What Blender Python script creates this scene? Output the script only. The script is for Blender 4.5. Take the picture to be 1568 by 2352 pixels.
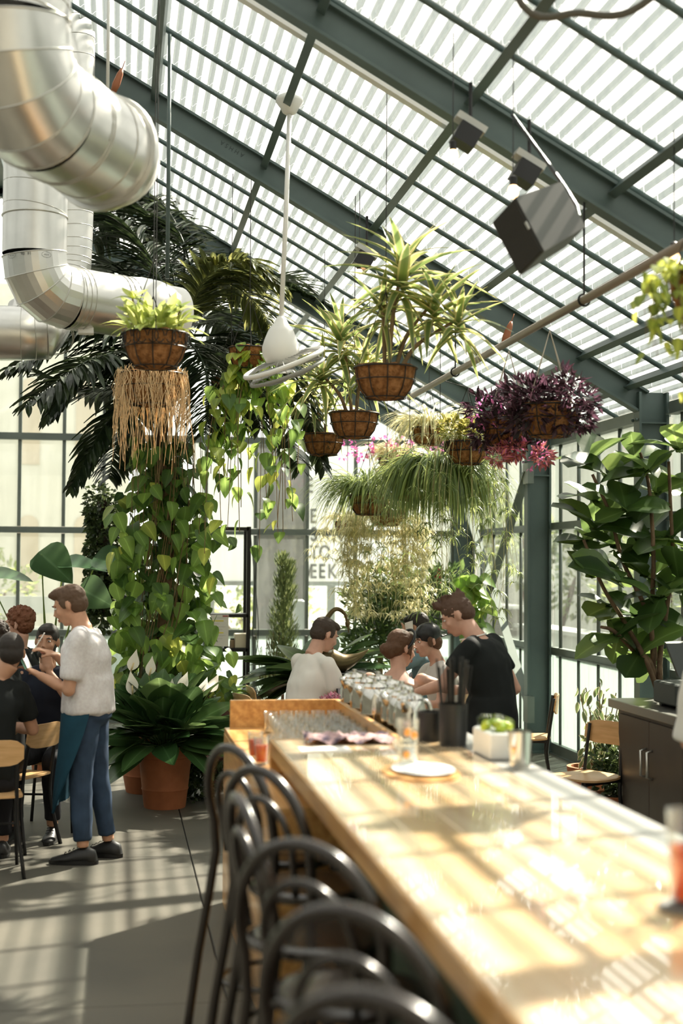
import bpy, math, random
import numpy as np
from math import sin, cos, pi, radians as rad
from mathutils import Vector, Matrix, noise
for o in list(bpy.data.objects): bpy.data.objects.remove(o)
sc = bpy.context.scene
C = sc.collection
R = random.Random(7)

# ------------------------------------------------------------------ camera (50 mm, eye height 1.8 m)
TH, PT, RO, FP = .156, .0374, .0063, 3266.7
_f = Vector((sin(TH)*cos(PT), cos(TH)*cos(PT), sin(PT))); _r = Vector((cos(TH), -sin(TH), 0)); _u = _r.cross(_f)
CR = _r*cos(RO) + _u*sin(RO); CU = -_r*sin(RO) + _u*cos(RO); CO = Vector((0, 0, 1.8))
cd = bpy.data.cameras.new('camera'); cam = bpy.data.objects.new('camera', cd); C.objects.link(cam)
cd.sensor_fit = 'VERTICAL'; cd.sensor_height = 36; cd.sensor_width = 24; cd.lens = 50
cam.matrix_world = Matrix(((CR.x, CU.x, -_f.x, CO.x), (CR.y, CU.y, -_f.y, CO.y), (CR.z, CU.z, -_f.z, CO.z), (0, 0, 0, 1)))
cd.dof.use_dof = True; cd.dof.focus_distance = 10.6; cd.dof.aperture_fstop = 1.6
cd.clip_end = 400
sc.camera = cam

# ------------------------------------------------------------------ world, sun, exposure
SUN_DIR = Vector((.74, .74, 1.0)).normalized()          # towards the sun: beyond the right-hand wall, ahead of the camera
w = bpy.data.worlds.new('world'); sc.world = w; w.use_nodes = True
nt = w.node_tree; nt.nodes.clear()
out = nt.nodes.new('ShaderNodeOutputWorld'); bg = nt.nodes.new('ShaderNodeBackground')
tc = nt.nodes.new('ShaderNodeTexCoord'); sp = nt.nodes.new('ShaderNodeSeparateXYZ'); cr = nt.nodes.new('ShaderNodeValToRGB')
nt.links.new(tc.outputs['Generated'], sp.inputs[0]); nt.links.new(sp.outputs['Z'], cr.inputs[0])
cr.color_ramp.elements[0].position = 0.0; cr.color_ramp.elements[0].color = (1.0, .96, .87, 1)
cr.color_ramp.elements[1].position = 1.0; cr.color_ramp.elements[1].color = (1.0, .98, .95, 1)
nt.links.new(cr.outputs[0], bg.inputs[0]); bg.inputs[1].default_value = 1.7
nt.links.new(bg.outputs[0], out.inputs[0])
sl = bpy.data.lights.new('sun', 'SUN'); sl.energy = 20.0; sl.angle = rad(.8); sl.color = (1, .90, .76)
so = bpy.data.objects.new('sun', sl); C.objects.link(so); so.rotation_euler = SUN_DIR.to_track_quat('Z', 'Y').to_euler()
sc.view_settings.view_transform = 'Standard'; sc.view_settings.look = 'None'
sc.view_settings.gamma = 1; sc.view_settings.use_curve_mapping = False
sc.view_settings.exposure = 0.28
cy = sc.cycles
cy.max_bounces = 7; cy.diffuse_bounces = 3; cy.glossy_bounces = 3; cy.transmission_bounces = 4; cy.transparent_max_bounces = 14
cy.use_adaptive_sampling = True; cy.adaptive_threshold = .02
cy.caustics_reflective = False; cy.caustics_refractive = False; cy.sample_clamp_indirect = 6.0
cy.use_denoising = True

# ------------------------------------------------------------------ placing helpers
def ray(px, py): return _f + CR*((px-784)/FP) - CU*((py-1176)/FP)
def aY(px, py, Y): d = ray(px, py); return CO + d*(Y/d.y)
def aX(px, py, X): d = ray(px, py); return CO + d*(X/d.x)
def aZ(px, py, Z): d = ray(px, py); return CO + d*((Z-1.8)/d.z)

# ------------------------------------------------------------------ materials
MATS = {}
def mat(name, col=(.8, .8, .8), rough=.6, metal=0, spec=.5, var=0, scale=8, col2=None, bump=0, bscale=40, stretch=None,
        trans=0, alpha=None, rnd=0, rnd_island=False, emit=0, coat=0, detail=4):
    """procedural material: base colour broken up by noise, optional per-object variation, bump, leaf translucency, thin clear glass"""
    if name in MATS: return MATS[name]
    m = bpy.data.materials.new(name); MATS[name] = m; m.use_nodes = True
    n = m.node_tree; N = n.nodes; L = n.links; N.clear()
    o = N.new('ShaderNodeOutputMaterial'); b = N.new('ShaderNodeBsdfPrincipled')
    b.inputs['Roughness'].default_value = rough; b.inputs['Metallic'].default_value = metal
    b.inputs['Specular IOR Level'].default_value = spec; b.inputs['Coat Weight'].default_value = coat
    t = N.new('ShaderNodeTexCoord'); mp = N.new('ShaderNodeMapping'); L.new(t.outputs['Object'], mp.inputs[0])
    if stretch: mp.inputs['Scale'].default_value = stretch
    c2 = col2 or tuple(max(0, x*(1-var)) for x in col)
    ns = N.new('ShaderNodeTexNoise'); ns.inputs['Scale'].default_value = scale; ns.inputs['Detail'].default_value = detail
    L.new(mp.outputs[0], ns.inputs[0])
    rp = N.new('ShaderNodeValToRGB'); rp.color_ramp.elements[0].position = .35; rp.color_ramp.elements[1].position = .65
    rp.color_ramp.elements[0].color = (*c2, 1); rp.color_ramp.elements[1].color = (*col, 1)
    L.new(ns.outputs['Fac'], rp.inputs[0]); cout = rp.outputs[0]
    if rnd:
        if rnd_island:
            g = N.new('ShaderNodeNewGeometry'); ro = g.outputs['Random Per Island']
        else:
            g = N.new('ShaderNodeObjectInfo'); ro = g.outputs['Random']
        h = N.new('ShaderNodeHueSaturation'); m1 = N.new('ShaderNodeMapRange')
        m1.inputs[3].default_value = 1-rnd; m1.inputs[4].default_value = 1+rnd
        L.new(ro, m1.inputs[0]); L.new(m1.outputs[0], h.inputs['Value'])
        m2 = N.new('ShaderNodeMapRange'); m2.inputs[3].default_value = .5+rnd*.07; m2.inputs[4].default_value = .5-rnd*.07
        L.new(ro, m2.inputs[0]); L.new(m2.outputs[0], h.inputs['Hue']); L.new(cout, h.inputs['Color']); cout = h.outputs[0]
    L.new(cout, b.inputs['Base Color'])
    if bump:
        n2 = N.new('ShaderNodeTexNoise'); n2.inputs['Scale'].default_value = bscale; n2.inputs['Detail'].default_value = 3
        L.new(mp.outputs[0], n2.inputs[0]); bp = N.new('ShaderNodeBump'); bp.inputs['Strength'].default_value = bump
        bp.inputs['Distance'].default_value = .02; L.new(n2.outputs['Fac'], bp.inputs['Height']); L.new(bp.outputs[0], b.inputs['Normal'])
    s = b.outputs[0]
    if emit:
        b.inputs['Emission Color'].default_value = (*col, 1); b.inputs['Emission Strength'].default_value = emit
    if trans:
        tr = N.new('ShaderNodeBsdfTranslucent'); mx = N.new('ShaderNodeMixShader'); mx.inputs[0].default_value = trans
        hs = N.new('ShaderNodeHueSaturation'); hs.inputs['Saturation'].default_value = 1.1; hs.inputs['Value'].default_value = 1.9
        hs.inputs['Hue'].default_value = .48
        L.new(cout, hs.inputs['Color']); L.new(hs.outputs[0], tr.inputs[0]); L.new(s, mx.inputs[1]); L.new(tr.outputs[0], mx.inputs[2]); s = mx.outputs[0]
    if alpha is not None:
        tp = N.new('ShaderNodeBsdfTransparent'); tp.inputs[0].default_value = (*[min(1, .6+.4*x) for x in col], 1)
        mx = N.new('ShaderNodeMixShader'); mx.inputs[0].default_value = alpha
        L.new(tp.outputs[0], mx.inputs[1]); L.new(s, mx.inputs[2]); s = mx.outputs[0]
    L.new(s, o.inputs[0]); return m
def leafmat(name, col, col2, edge=None, rough=.38, trans=.35, rnd=.25, island=False, vein=.35):
    """leaf: blade colour across the width (UV.x 0..1) with a pale midrib and side veins, optionally a variegated margin"""
    if name in MATS: return MATS[name]
    m = bpy.data.materials.new(name); MATS[name] = m; m.use_nodes = True
    n = m.node_tree; N = n.nodes; L = n.links; N.clear()
    o = N.new('ShaderNodeOutputMaterial'); b = N.new('ShaderNodeBsdfPrincipled'); b.inputs['Roughness'].default_value = rough
    b.inputs['Specular IOR Level'].default_value = .45
    uv = N.new('ShaderNodeUVMap'); sp = N.new('ShaderNodeSeparateXYZ'); L.new(uv.outputs[0], sp.inputs[0])
    a = N.new('ShaderNodeMath'); a.operation = 'SUBTRACT'; a.inputs[1].default_value = .5; L.new(sp.outputs[0], a.inputs[0])
    ab = N.new('ShaderNodeMath'); ab.operation = 'ABSOLUTE'; L.new(a.outputs[0], ab.inputs[0])
    rp = N.new('ShaderNodeValToRGB'); e = rp.color_ramp.elements
    mid = tuple(min(1, c*(1+vein)+.06*vein) for c in col)
    e[0].position = 0; e[0].color = (*mid, 1); e[1].position = .05; e[1].color = (*col, 1)
    x = e.new(.3); x.color = (*col2, 1)
    if edge: x2 = e.new(.36); x2.color = (*edge, 1); x3 = e.new(.5); x3.color = (*edge, 1)
    L.new(ab.outputs[0], rp.inputs[0]); cout = rp.outputs[0]
    oi = N.new('ShaderNodeNewGeometry' if island else 'ShaderNodeObjectInfo'); ro = oi.outputs['Random Per Island' if island else 'Random']
    h = N.new('ShaderNodeHueSaturation'); m1 = N.new('ShaderNodeMapRange'); m1.inputs[3].default_value = 1-rnd; m1.inputs[4].default_value = 1+rnd
    L.new(ro, m1.inputs[0]); L.new(m1.outputs[0], h.inputs['Value'])
    m2 = N.new('ShaderNodeMapRange'); m2.inputs[3].default_value = .50; m2.inputs[4].default_value = .465
    L.new(ro, m2.inputs[0]); L.new(m2.outputs[0], h.inputs['Hue']); L.new(cout, h.inputs['Color']); cout = h.outputs[0]; h.inputs['Saturation'].default_value = .86
    L.new(cout, b.inputs['Base Color'])
    tr = N.new('ShaderNodeBsdfTranslucent'); hs = N.new('ShaderNodeHueSaturation'); hs.inputs['Value'].default_value = 2.1; hs.inputs['Hue'].default_value = .465
    hs.inputs['Saturation'].default_value = .95
    L.new(cout, hs.inputs['Color']); L.new(hs.outputs[0], tr.inputs[0])
    mx = N.new('ShaderNodeMixShader'); mx.inputs[0].default_value = trans; L.new(b.outputs[0], mx.inputs[1]); L.new(tr.outputs[0], mx.inputs[2])
    L.new(mx.outputs[0], o.inputs[0]); return m
def glassmat(name, col=(.95, 1, .98), refl=.08, haze=0, hazecol=(.9, .92, .9), rough=.03):
    if name in MATS: return MATS[name]
    m = bpy.data.materials.new(name); MATS[name] = m; m.use_nodes = True
    n = m.node_tree; N = n.nodes; L = n.links; N.clear()
    o = N.new('ShaderNodeOutputMaterial'); tp = N.new('ShaderNodeBsdfTransparent'); tp.inputs[0].default_value = (*col, 1)
    gl = N.new('ShaderNodeBsdfGlossy'); gl.inputs['Roughness'].default_value = rough
    lw = N.new('ShaderNodeLayerWeight'); lw.inputs[0].default_value = .5; pw = N.new('ShaderNodeMath'); pw.operation = 'POWER'; pw.inputs[1].default_value = 4
    L.new(lw.outputs['Facing'], pw.inputs[0]); fr = N.new('ShaderNodeMath'); fr.operation = 'MULTIPLY_ADD'; fr.inputs[1].default_value = .7; fr.inputs[2].default_value = refl*.6; L.new(pw.outputs[0], fr.inputs[0])
    mx = N.new('ShaderNodeMixShader'); L.new(fr.outputs[0], mx.inputs[0]); L.new(tp.outputs[0], mx.inputs[1]); L.new(gl.outputs[0], mx.inputs[2]); s = mx.outputs[0]
    if haze:
        df = N.new('ShaderNodeBsdfDiffuse'); df.inputs[0].default_value = (*hazecol, 1); tl = N.new('ShaderNodeBsdfTranslucent'); tl.inputs[0].default_value = (*hazecol, 1)
        m1 = N.new('ShaderNodeMixShader'); m1.inputs[0].default_value = .65; L.new(df.outputs[0], m1.inputs[1]); L.new(tl.outputs[0], m1.inputs[2])
        ns = N.new('ShaderNodeTexNoise'); ns.inputs['Scale'].default_value = 3; t = N.new('ShaderNodeTexCoord'); mp = N.new('ShaderNodeMapping')
        mp.inputs['Scale'].default_value = (4, 4, .5); L.new(t.outputs['Object'], mp.inputs[0]); L.new(mp.outputs[0], ns.inputs[0])
        mr = N.new('ShaderNodeMapRange'); mr.inputs[1].default_value = .3; mr.inputs[2].default_value = .7; mr.inputs[3].default_value = haze*.6; mr.inputs[4].default_value = min(1, haze*1.4)
        L.new(ns.outputs['Fac'], mr.inputs[0]); m2 = N.new('ShaderNodeMixShader'); L.new(mr.outputs[0], m2.inputs[0]); L.new(s, m2.inputs[1]); L.new(m1.outputs[0], m2.inputs[2]); s = m2.outputs[0]
    L.new(s, o.inputs[0]); return m

# ------------------------------------------------------------------ mesh builder
ORG = {}
def V(*a): return Vector(a)
def frame(d, up=V(0, 0, 1)):
    y = Vector(d).normalized(); x = y.cross(up)
    if x.length < 1e-4: x = y.cross(V(1, 0, 0))
    x.normalize(); z = x.cross(y); return x, y, z
class MB:
    def __init__(s): s.v = []; s.f = []; s.mi = []; s.uv = []; s.k = 0; s.hasuv = False
    def face(s, idx, uv=None):
        s.f.append(idx); s.mi.append(s.k); s.uv.append(uv)
        if uv: s.hasuv = True
    def pts(s, P): b = len(s.v); s.v += [tuple(p) for p in P]; return b
    def obox(s, c, x, y, z):
        """box: centre, three half-axis vectors"""
        c = Vector(c); b = s.pts([c+x*i+y*j+z*k for k in (-1, 1) for j in (-1, 1) for i in (-1, 1)])
        for q in ((0, 2, 3, 1), (4, 5, 7, 6), (0, 1, 5, 4), (2, 6, 7, 3), (0, 4, 6, 2), (1, 3, 7, 5)): s.face([b+i for i in q])
    def box(s, lo, hi):
        lo = Vector(lo); hi = Vector(hi); h = (hi-lo)/2
        s.obox((lo+hi)/2, V(h.x, 0, 0), V(0, h.y, 0), V(0, 0, h.z))
    def rbox(s, lo, hi, r=.01):
        """box with chamfered vertical and horizontal edges"""
        lo = Vector(lo); hi = Vector(hi); r = min(r, *(.49*a for a in (hi-lo)))
        def ring(z, q):
            return [V(lo.x+q, lo.y, z), V(hi.x-q, lo.y, z), V(hi.x, lo.y+q, z), V(hi.x, hi.y-q, z), V(hi.x-q, hi.y, z), V(lo.x+q, hi.y, z), V(lo.x, hi.y-q, z), V(lo.x, lo.y+q, z)]
        def inset(P, q):
            c = (lo+hi)/2; return [V(p.x+(q if p.x < c.x else -q), p.y+(q if p.y < c.y else -q), p.z) for p in P]
        rs = [inset(ring(lo.z, r), r), ring(lo.z+r, r), ring(hi.z-r, r), inset(ring(hi.z, r), r)]
        s.loft(rs, True, True)
    def loft(s, rings, c0=True, c1=True, uv=False):
        n = len(rings[0]); b = [s.pts(r) for r in rings]
        for i in range(len(rings)-1):
            for j in range(n):
                k = (j+1) % n
                s.face([b[i]+j, b[i]+k, b[i+1]+k, b[i+1]+j])
        if c0: s.face([b[0]+j for j in reversed(range(n))])
        if c1: s.face([b[-1]+j for j in range(n)])
    def tube(s, P, r, n=8, cap=True, flat=1, up=V(0, 0, 1)):
        P = [Vector(p) for p in P]; m = len(P)
        r = [r]*m if not hasattr(r, '__len__') else r
        rings = []; px = None
        for i in range(m):
            d = P[min(i+1, m-1)]-P[max(i-1, 0)]
            if d.length < 1e-7: d = V(0, 0, 1)
            x, y, z = frame(d, up)
            if px is not None:
                x = px - y*px.dot(y)
                x = x.normalized() if x.length > 1e-5 else frame(d, up)[0]
                z = x.cross(y)
            px = x
            rings.append([P[i]+x*(cos(2*pi*j/n)*r[i])+z*(sin(2*pi*j/n)*r[i]*flat) for j in range(n)])
        s.loft(rings, cap, cap)
    def bar(s, a, b, w, h, up=V(0, 0, 1)):
        a = Vector(a); b = Vector(b); x, y, z = frame(b-a, up); s.obox((a+b)/2, x*(w/2), (b-a)/2, z*(h/2))
    def lathe(s, c, prof, n=24, cap0=True, cap1=True, axis=None, sx=1, sy=1):
        c = Vector(c)
        if axis is None: X, Y, Z = V(1, 0, 0), V(0, 1, 0), V(0, 0, 1)
        else:
            Z = Vector(axis).normalized(); X = Z.orthogonal().normalized(); Y = Z.cross(X)
        s.loft([[c+X*(cos(2*pi*j/n)*r*sx)+Y*(sin(2*pi*j/n)*r*sy)+Z*z for j in range(n)] for r, z in prof], cap0, cap1)
    def ell(s, c, rx, ry=None, rz=None, n=12, m=8, M=None):
        ry = rx if ry is None else ry; rz = rx if rz is None else rz; c = Vector(c)
        rings = []
        for i in range(1, m):
            t = pi*i/m; rr = []
            for j in range(n):
                p = V(rx*sin(t)*cos(2*pi*j/n), ry*sin(t)*sin(2*pi*j/n), -rz*cos(t))
                rr.append(c+(M@p if M else p))
            rings.append(rr)
        b = [s.pts(r) for r in rings]
        p0 = s.pts([c+((M@V(0, 0, -rz)) if M else V(0, 0, -rz))]); p1 = s.pts([c+((M@V(0, 0, rz)) if M else V(0, 0, rz))])
        for i in range(len(rings)-1):
            for j in range(n):
                k = (j+1) % n; s.face([b[i]+j, b[i]+k, b[i+1]+k, b[i+1]+j])
        for j in range(n):
            k = (j+1) % n; s.face([p0, b[0]+k, b[0]+j]); s.face([b[-1]+j, b[-1]+k, p1])
    def torus(s, c, Rr, r, axis=(0, 0, 1), n=32, m=8, a0=0, a1=2*pi, sx=1, sy=1):
        Z = Vector(axis).normalized(); X = Z.orthogonal().normalized() if abs(Z.z) < .999 else V(1, 0, 0); Y = Z.cross(X); c = Vector(c)
        full = abs(a1-a0-2*pi) < 1e-6
        P = [c+X*(cos(a0+(a1-a0)*i/n)*Rr*sx)+Y*(sin(a0+(a1-a0)*i/n)*Rr*sy) for i in range(n+1)]
        if not full: return s.tube(P, r, m)
        P = P[:-1]; b = []
        for i in range(n):
            d = (P[i]-c).normalized(); b.append(s.pts([P[i]+d*(cos(2*pi*j/m)*r)+Z*(sin(2*pi*j/m)*r) for j in range(m)]))
        for i in range(n):
            for j in range(m):
                k = (j+1) % m; i2 = (i+1) % n; s.face([b[i]+j, b[i2]+j, b[i2]+k, b[i]+k])
    def strip(s, L_, Rr, uv=True):
        """open ribbon between two polylines (leaf blade)"""
        n = len(L_); a = s.pts(L_); b = s.pts(Rr)
        for i in range(n-1):
            s.face([a+i, b+i, b+i+1, a+i+1], [(0, i/(n-1)), (1, i/(n-1)), (1, (i+1)/(n-1)), (0, (i+1)/(n-1))] if uv else None)
    def strip3(s, L_, M_, Rr):
        n = len(L_); a = s.pts(L_); m = s.pts(M_); b = s.pts(Rr)
        for i in range(n-1):
            t0, t1 = i/(n-1), (i+1)/(n-1)
            s.face([a+i, m+i, m+i+1, a+i+1], [(0, t0), (.5, t0), (.5, t1), (0, t1)])
            s.face([m+i, b+i, b+i+1, m+i+1], [(.5, t0), (1, t0), (1, t1), (.5, t1)])
    def mesh(s, name, mats, org=V(0, 0, 0), smooth=True, M=None):
        me = bpy.data.meshes.new(name)
        va = np.array(s.v, dtype=float).reshape(-1, 3)-np.array(org)
        me.from_pydata([tuple(x) for x in va], [], s.f)
        if not isinstance(mats, (list, tuple)): mats = [mats]
        for m in mats: me.materials.append(m)
        if len(mats) > 1: me.polygons.foreach_set('material_index', np.array(s.mi, dtype=np.int32))
        if s.hasuv:
            u = me.uv_layers.new(name='UVMap'); flat = []
            for f, q in zip(s.f, s.uv):
                for i in range(len(f)): flat += list(q[i]) if q else [.25, .5]
            u.data.foreach_set('uv', flat)
        me.polygons.foreach_set('use_smooth', [smooth]*len(me.polygons))
        me.update(); return me
    def build(s, name, mats, parent=None, smooth=False, auto=None, loc=None):
        org = ORG.get(parent.name, V(0, 0, 0)) if parent else (Vector(loc) if loc else V(0, 0, 0))
        me = s.mesh(name, mats, org, smooth or bool(auto))
        if auto: me.set_sharp_from_angle(angle=rad(auto))
        o = bpy.data.objects.new(name, me); C.objects.link(o)
        if parent: o.parent = parent
        else: o.location = org
        ORG[o.name] = org.copy(); return o
def tag(o, label=None, cat=None, group=None, kind=None):
    if label: o['label'] = label
    if cat: o['category'] = cat
    if group: o['group'] = group
    if kind: o['kind'] = kind
    return o
def thing(name, loc, label=None, cat=None, group=None, kind=None):
    o = bpy.data.objects.new(name, None); o.empty_display_size = .1; C.objects.link(o); o.location = Vector(loc); ORG[o.name] = Vector(loc)
    return tag(o, label, cat, group, kind)
def inst(name, me, parent, M):
    """one more object of a shared mesh at world matrix M (parents are never rotated while building)"""
    o = bpy.data.objects.new(name, me); C.objects.link(o); o.parent = parent
    M = M.copy(); M.translation = M.translation-(ORG[parent.name] if parent else V(0, 0, 0)); o.matrix_local = M; ORG[o.name] = M.translation.copy(); return o
def mtx(loc, ydir, up, sc_=1, sx=None):
    x, y, z = frame(ydir, up); M = Matrix((x*(sx or sc_), y*sc_, z*sc_)).transposed().to_4x4(); M.translation = Vector(loc); return M
def kids(o): return [c for c in C.objects if c.parent == o]
TREE = {}
def copy_thing(root, M=None, loc=None, rz=0, label=None, group=None, sc_=1):
    ch = TREE.get(root.name)
    if ch is None: ch = TREE[root.name] = [(c, kids(c)) for c in kids(root)]
    r = root.copy(); C.objects.link(r); r.location = loc; r.rotation_euler = (0, 0, rz); r.scale = (sc_,)*3
    if label: r['label'] = label
    if group: r['group'] = group
    for c, g in ch:
        d = c.copy(); C.objects.link(d); d.parent = r
        for e in g: h = e.copy(); C.objects.link(h); h.parent = d
    return r
def bez(P, n=12):
    """Catmull-Rom through the points"""
    P = [Vector(p) for p in P]; Q = [P[0]*2-P[1]]+P+[P[-1]*2-P[-2]]; out = []
    for i in range(1, len(Q)-2):
        for k in range(n):
            t = k/n; a, b, c, d = Q[i-1], Q[i], Q[i+1], Q[i+2]
            out.append(.5*((2*b)+(c-a)*t+(2*a-5*b+4*c-d)*t*t+(3*b-a-3*c+d)*t*t*t))
    out.append(P[-1]); return out
def rv(a=1): return V(R.uniform(-a, a), R.uniform(-a, a), R.uniform(-a, a))

M_STEEL = mat('painted_steel', (.085, .125, .12), .45, 0, .5, .18, 3, bump=.02)
M_STEEL2 = mat('window_steel', (.16, .19, .17), .45, .2, .5, .15, 5)
M_BLACK = mat('black_metal', (.012, .012, .013), .4, .2)
M_ALU = mat('galvanised_steel', (.72, .71, .68), .3, .92, .5, .12, 5, bump=.015, bscale=12)
M_SEAM = mat('duct_seam', (.55, .54, .5), .4, .9)
M_WHITE = mat('white_paint', (.82, .81, .78), .4)
M_WOOD = mat('honey_wood', (.72, .40, .14), .3, 0, .5, 0, 5, (.50, .24, .07), .03, 30, stretch=(6, .7, 6), coat=.25)
M_PLY = mat('birch_plywood', (.72, .45, .22), .35, 0, .5, 0, 6, (.6, .35, .15), stretch=(1, 1, 8))
M_BENT = mat('dark_bentwood', (.020, .013, .010), .26, 0, .5, .3, 6, coat=.3)
M_COCO = mat('coconut_fibre', (.40, .19, .075), .95, 0, .1, 0, 30, (.20, .085, .03), .9, 90)
M_WIRE = mat('basket_wire', (.02, .018, .015), .5, .4)
M_TERRA = mat('terracotta', (.48, .17, .075), .7, 0, .3, .25, 6, bump=.05)
M_SOIL = mat('soil', (.05, .03, .02), .95)
M_BARK = mat('bark', (.20, .13, .08), .9, 0, .2, .5, 12, bump=.6, bscale=25)
M_TWIG = mat('twig', (.25, .17, .09), .8, 0, .2, .3, 12)
M_ROPE = mat('cord', (.5, .45, .38), .9)
M_GLASS = glassmat('window_glass', (.92, .96, .93), haze=.035)
M_FROST = glassmat('frosted_glass', (.7, .8, .75), haze=.72, hazecol=(.66, .74, .71), rough=.3)
M_TUMBLER = glassmat('drinking_glass', (.92, .94, .93), refl=.14)
# ================================================================== SETTING
XW, XR, XL, YB, YF = 4.20, -1.35, -6.76, 16.42, -1.58      # right wall, ridge, left wall, back wall, wall behind the camera
SL = .5607
def ZR(x): return 3.2+SL*(4.02-x) if x >= XR else 3.2+SL*(4.02-XR)-SL*(XR-x)
RAF = [16.42, 13.42, 10.42, 7.42, 4.42, 1.42]
SLV = V(1, 0, -SL).normalized(); SNV = V(SL, 0, 1).normalized()

# floor: cast slabs with recessed control joints
M_FLOOR = mat('concrete_floor', (.135, .125, .10), .55, 0, .3, 0, 1.3, (.10, .095, .078), .05, 60, detail=8)
fl = thing('floor', (0, 0, 0), kind='structure')
b = MB(); b.box((XL, YF, -.2), (XW+.1, YB+.1, -.012)); b.build('slab_base', mat('joint_dark', (.03, .03, .028), .9), fl)
xs = [XL, -5.5, -2.5, .47, 3.45, XW+.1]; ys = [YF, 0, 2.96, 5.93, 8.9, 11.87, 14.8, YB+.1]
for i in range(5):
    for j in range(7):
        b = MB(); b.rbox((xs[i]+.004, ys[j]+.004, -.1), (xs[i+1]-.004, ys[j+1]-.004, 0), .003); b.build('floor_slab', M_FLOOR, fl)

# roof: rafters, purlins, glazing bars, corrugated sheets
roof = thing('ceiling', (0, 8, 3.2), kind='structure')
def ibeam(mb, a, c, up, depth, wid, tw=.012, tf=.018):
    a = Vector(a); c = Vector(c); d = (c-a).normalized(); up = Vector(up).normalized(); sd = d.cross(up)
    h = (c-a)/2; m = (a+c)/2
    mb.obox(m, sd*(tw/2), h, up*(depth/2)); mb.obox(m+up*(depth/2), sd*(wid/2), h, up*(tf/2)); mb.obox(m-up*(depth/2), sd*(wid/2), h, up*(tf/2))
LR = (XW-.04-XR)
for Y in RAF:
    for sgn in (1, -1):
        b = MB(); n = V(SL*sgn, 0, 1).normalized(); e = XW-.16 if sgn > 0 else XL+.16
        a = V(e, Y, ZR(e))-n*.135; c = V(XR, Y, ZR(XR))-n*.135
        ibeam(b, a, c, n, .165, .10)
        b.build('rafter', M_STEEL, roof)
for k in range(8):                                          # purlins along the building
    X = 3.9 if k == 0 else 4.33-.81*k+.0
    if X < XR+.2: break
    for sgn in ((1, -1) if k else (1,)):
        Xp = X if sgn > 0 else 2*XR-X
        n = V(SL*sgn, 0, 1).normalized(); b = MB(); dx = V(1, 0, -SL*sgn).normalized()
        for Ya, Yb in [(RAF[i+1], RAF[i]) for i in range(5)]+[(YF, 1.42)]:
            b.obox(V(Xp, (Ya+Yb)/2, ZR(Xp))-n*.075, dx*.011, V(0, (Yb-Ya)/2-.006, 0), n*.035)
            b.obox(V(Xp, (Ya+Yb)/2, ZR(Xp))-n*.11, dx*.026, V(0, (Yb-Ya)/2-.006, 0), n*.005)
        b.build('purlin', M_STEEL, roof)
b = MB(); b.box((XR-.09, YF, ZR(XR)-.16), (XR+.09, YB, ZR(XR)-.02)); b.build('ridge_beam', M_STEEL, roof)
nst = 30; sw = (YB-YF)/nst
mbg = MB(); e0 = V(XW+.02, 0, ZR(XW+.02)); e1 = V(XR, 0, ZR(XR)); mbg.obox((e0+e1)/2-SNV*.014, (e1-e0)/2, V(0, .013, 0), SNV*.015)
megb = mbg.mesh('glazing_bar', M_STEEL)
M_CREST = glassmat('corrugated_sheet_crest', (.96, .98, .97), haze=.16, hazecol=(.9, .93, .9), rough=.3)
M_WEB_SHADE = glassmat('corrugated_sheet_side_shade', (.26, .30, .29), haze=.22, hazecol=(.28, .31, .30), rough=.4)  # same sheet; its grazing-angle darkening is painted into the side faces
mc = MB(); p = .092; L = (e1-e0).length; nn = int(L/p); q = L/nn
prof = []
for i in range(nn):
    for t, h in ((0, 0), (.10, .002), (.30, .030), (.36, .034), (.84, .034), (.90, .030)): prof.append((q*(i+t), h))
prof.append((L, 0)); up_ = (e1-e0).normalized()
A = [e0+up_*s_+SNV*(h+.006)-V(0, sw/2-.004, 0) for s_, h in prof]; B = [a+V(0, sw-.008, 0) for a in A]
ia = mc.pts(A); ib = mc.pts(B)
for i in range(len(A)-1):
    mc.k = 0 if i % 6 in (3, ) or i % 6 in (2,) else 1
    mc.face([ia+i, ib+i, ib+i+1, ia+i+1])
mepan = mc.mesh('roof_panel', [M_CREST, M_WEB_SHADE], smooth=False)
b = MB(); e0_ = V(XW-.3, 8.02, ZR(XW-.3)); e1_ = V(XR+.1, 8.02, ZR(XR+.1)); b.obox((e0_+e1_)/2-SNV*.035, (e1_-e0_)/2, V(0, .035, 0), SNV*.012); b.build('painted_light_strip', M_WHITE, roof)  # white bar added to paint in a bright strip of light
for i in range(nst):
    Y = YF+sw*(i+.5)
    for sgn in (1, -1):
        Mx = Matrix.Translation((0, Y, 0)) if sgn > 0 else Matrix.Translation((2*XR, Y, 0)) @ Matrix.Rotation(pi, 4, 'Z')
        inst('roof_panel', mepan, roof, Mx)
        if abs(((Y+sw/2)-1.42) % 3) > .05: inst('glazing_bar', megb, roof, Matrix.Translation((0, sw/2, 0)) @ Mx)

def wall_x(name, X, side, ylist, frosted=True):
    pass
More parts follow.
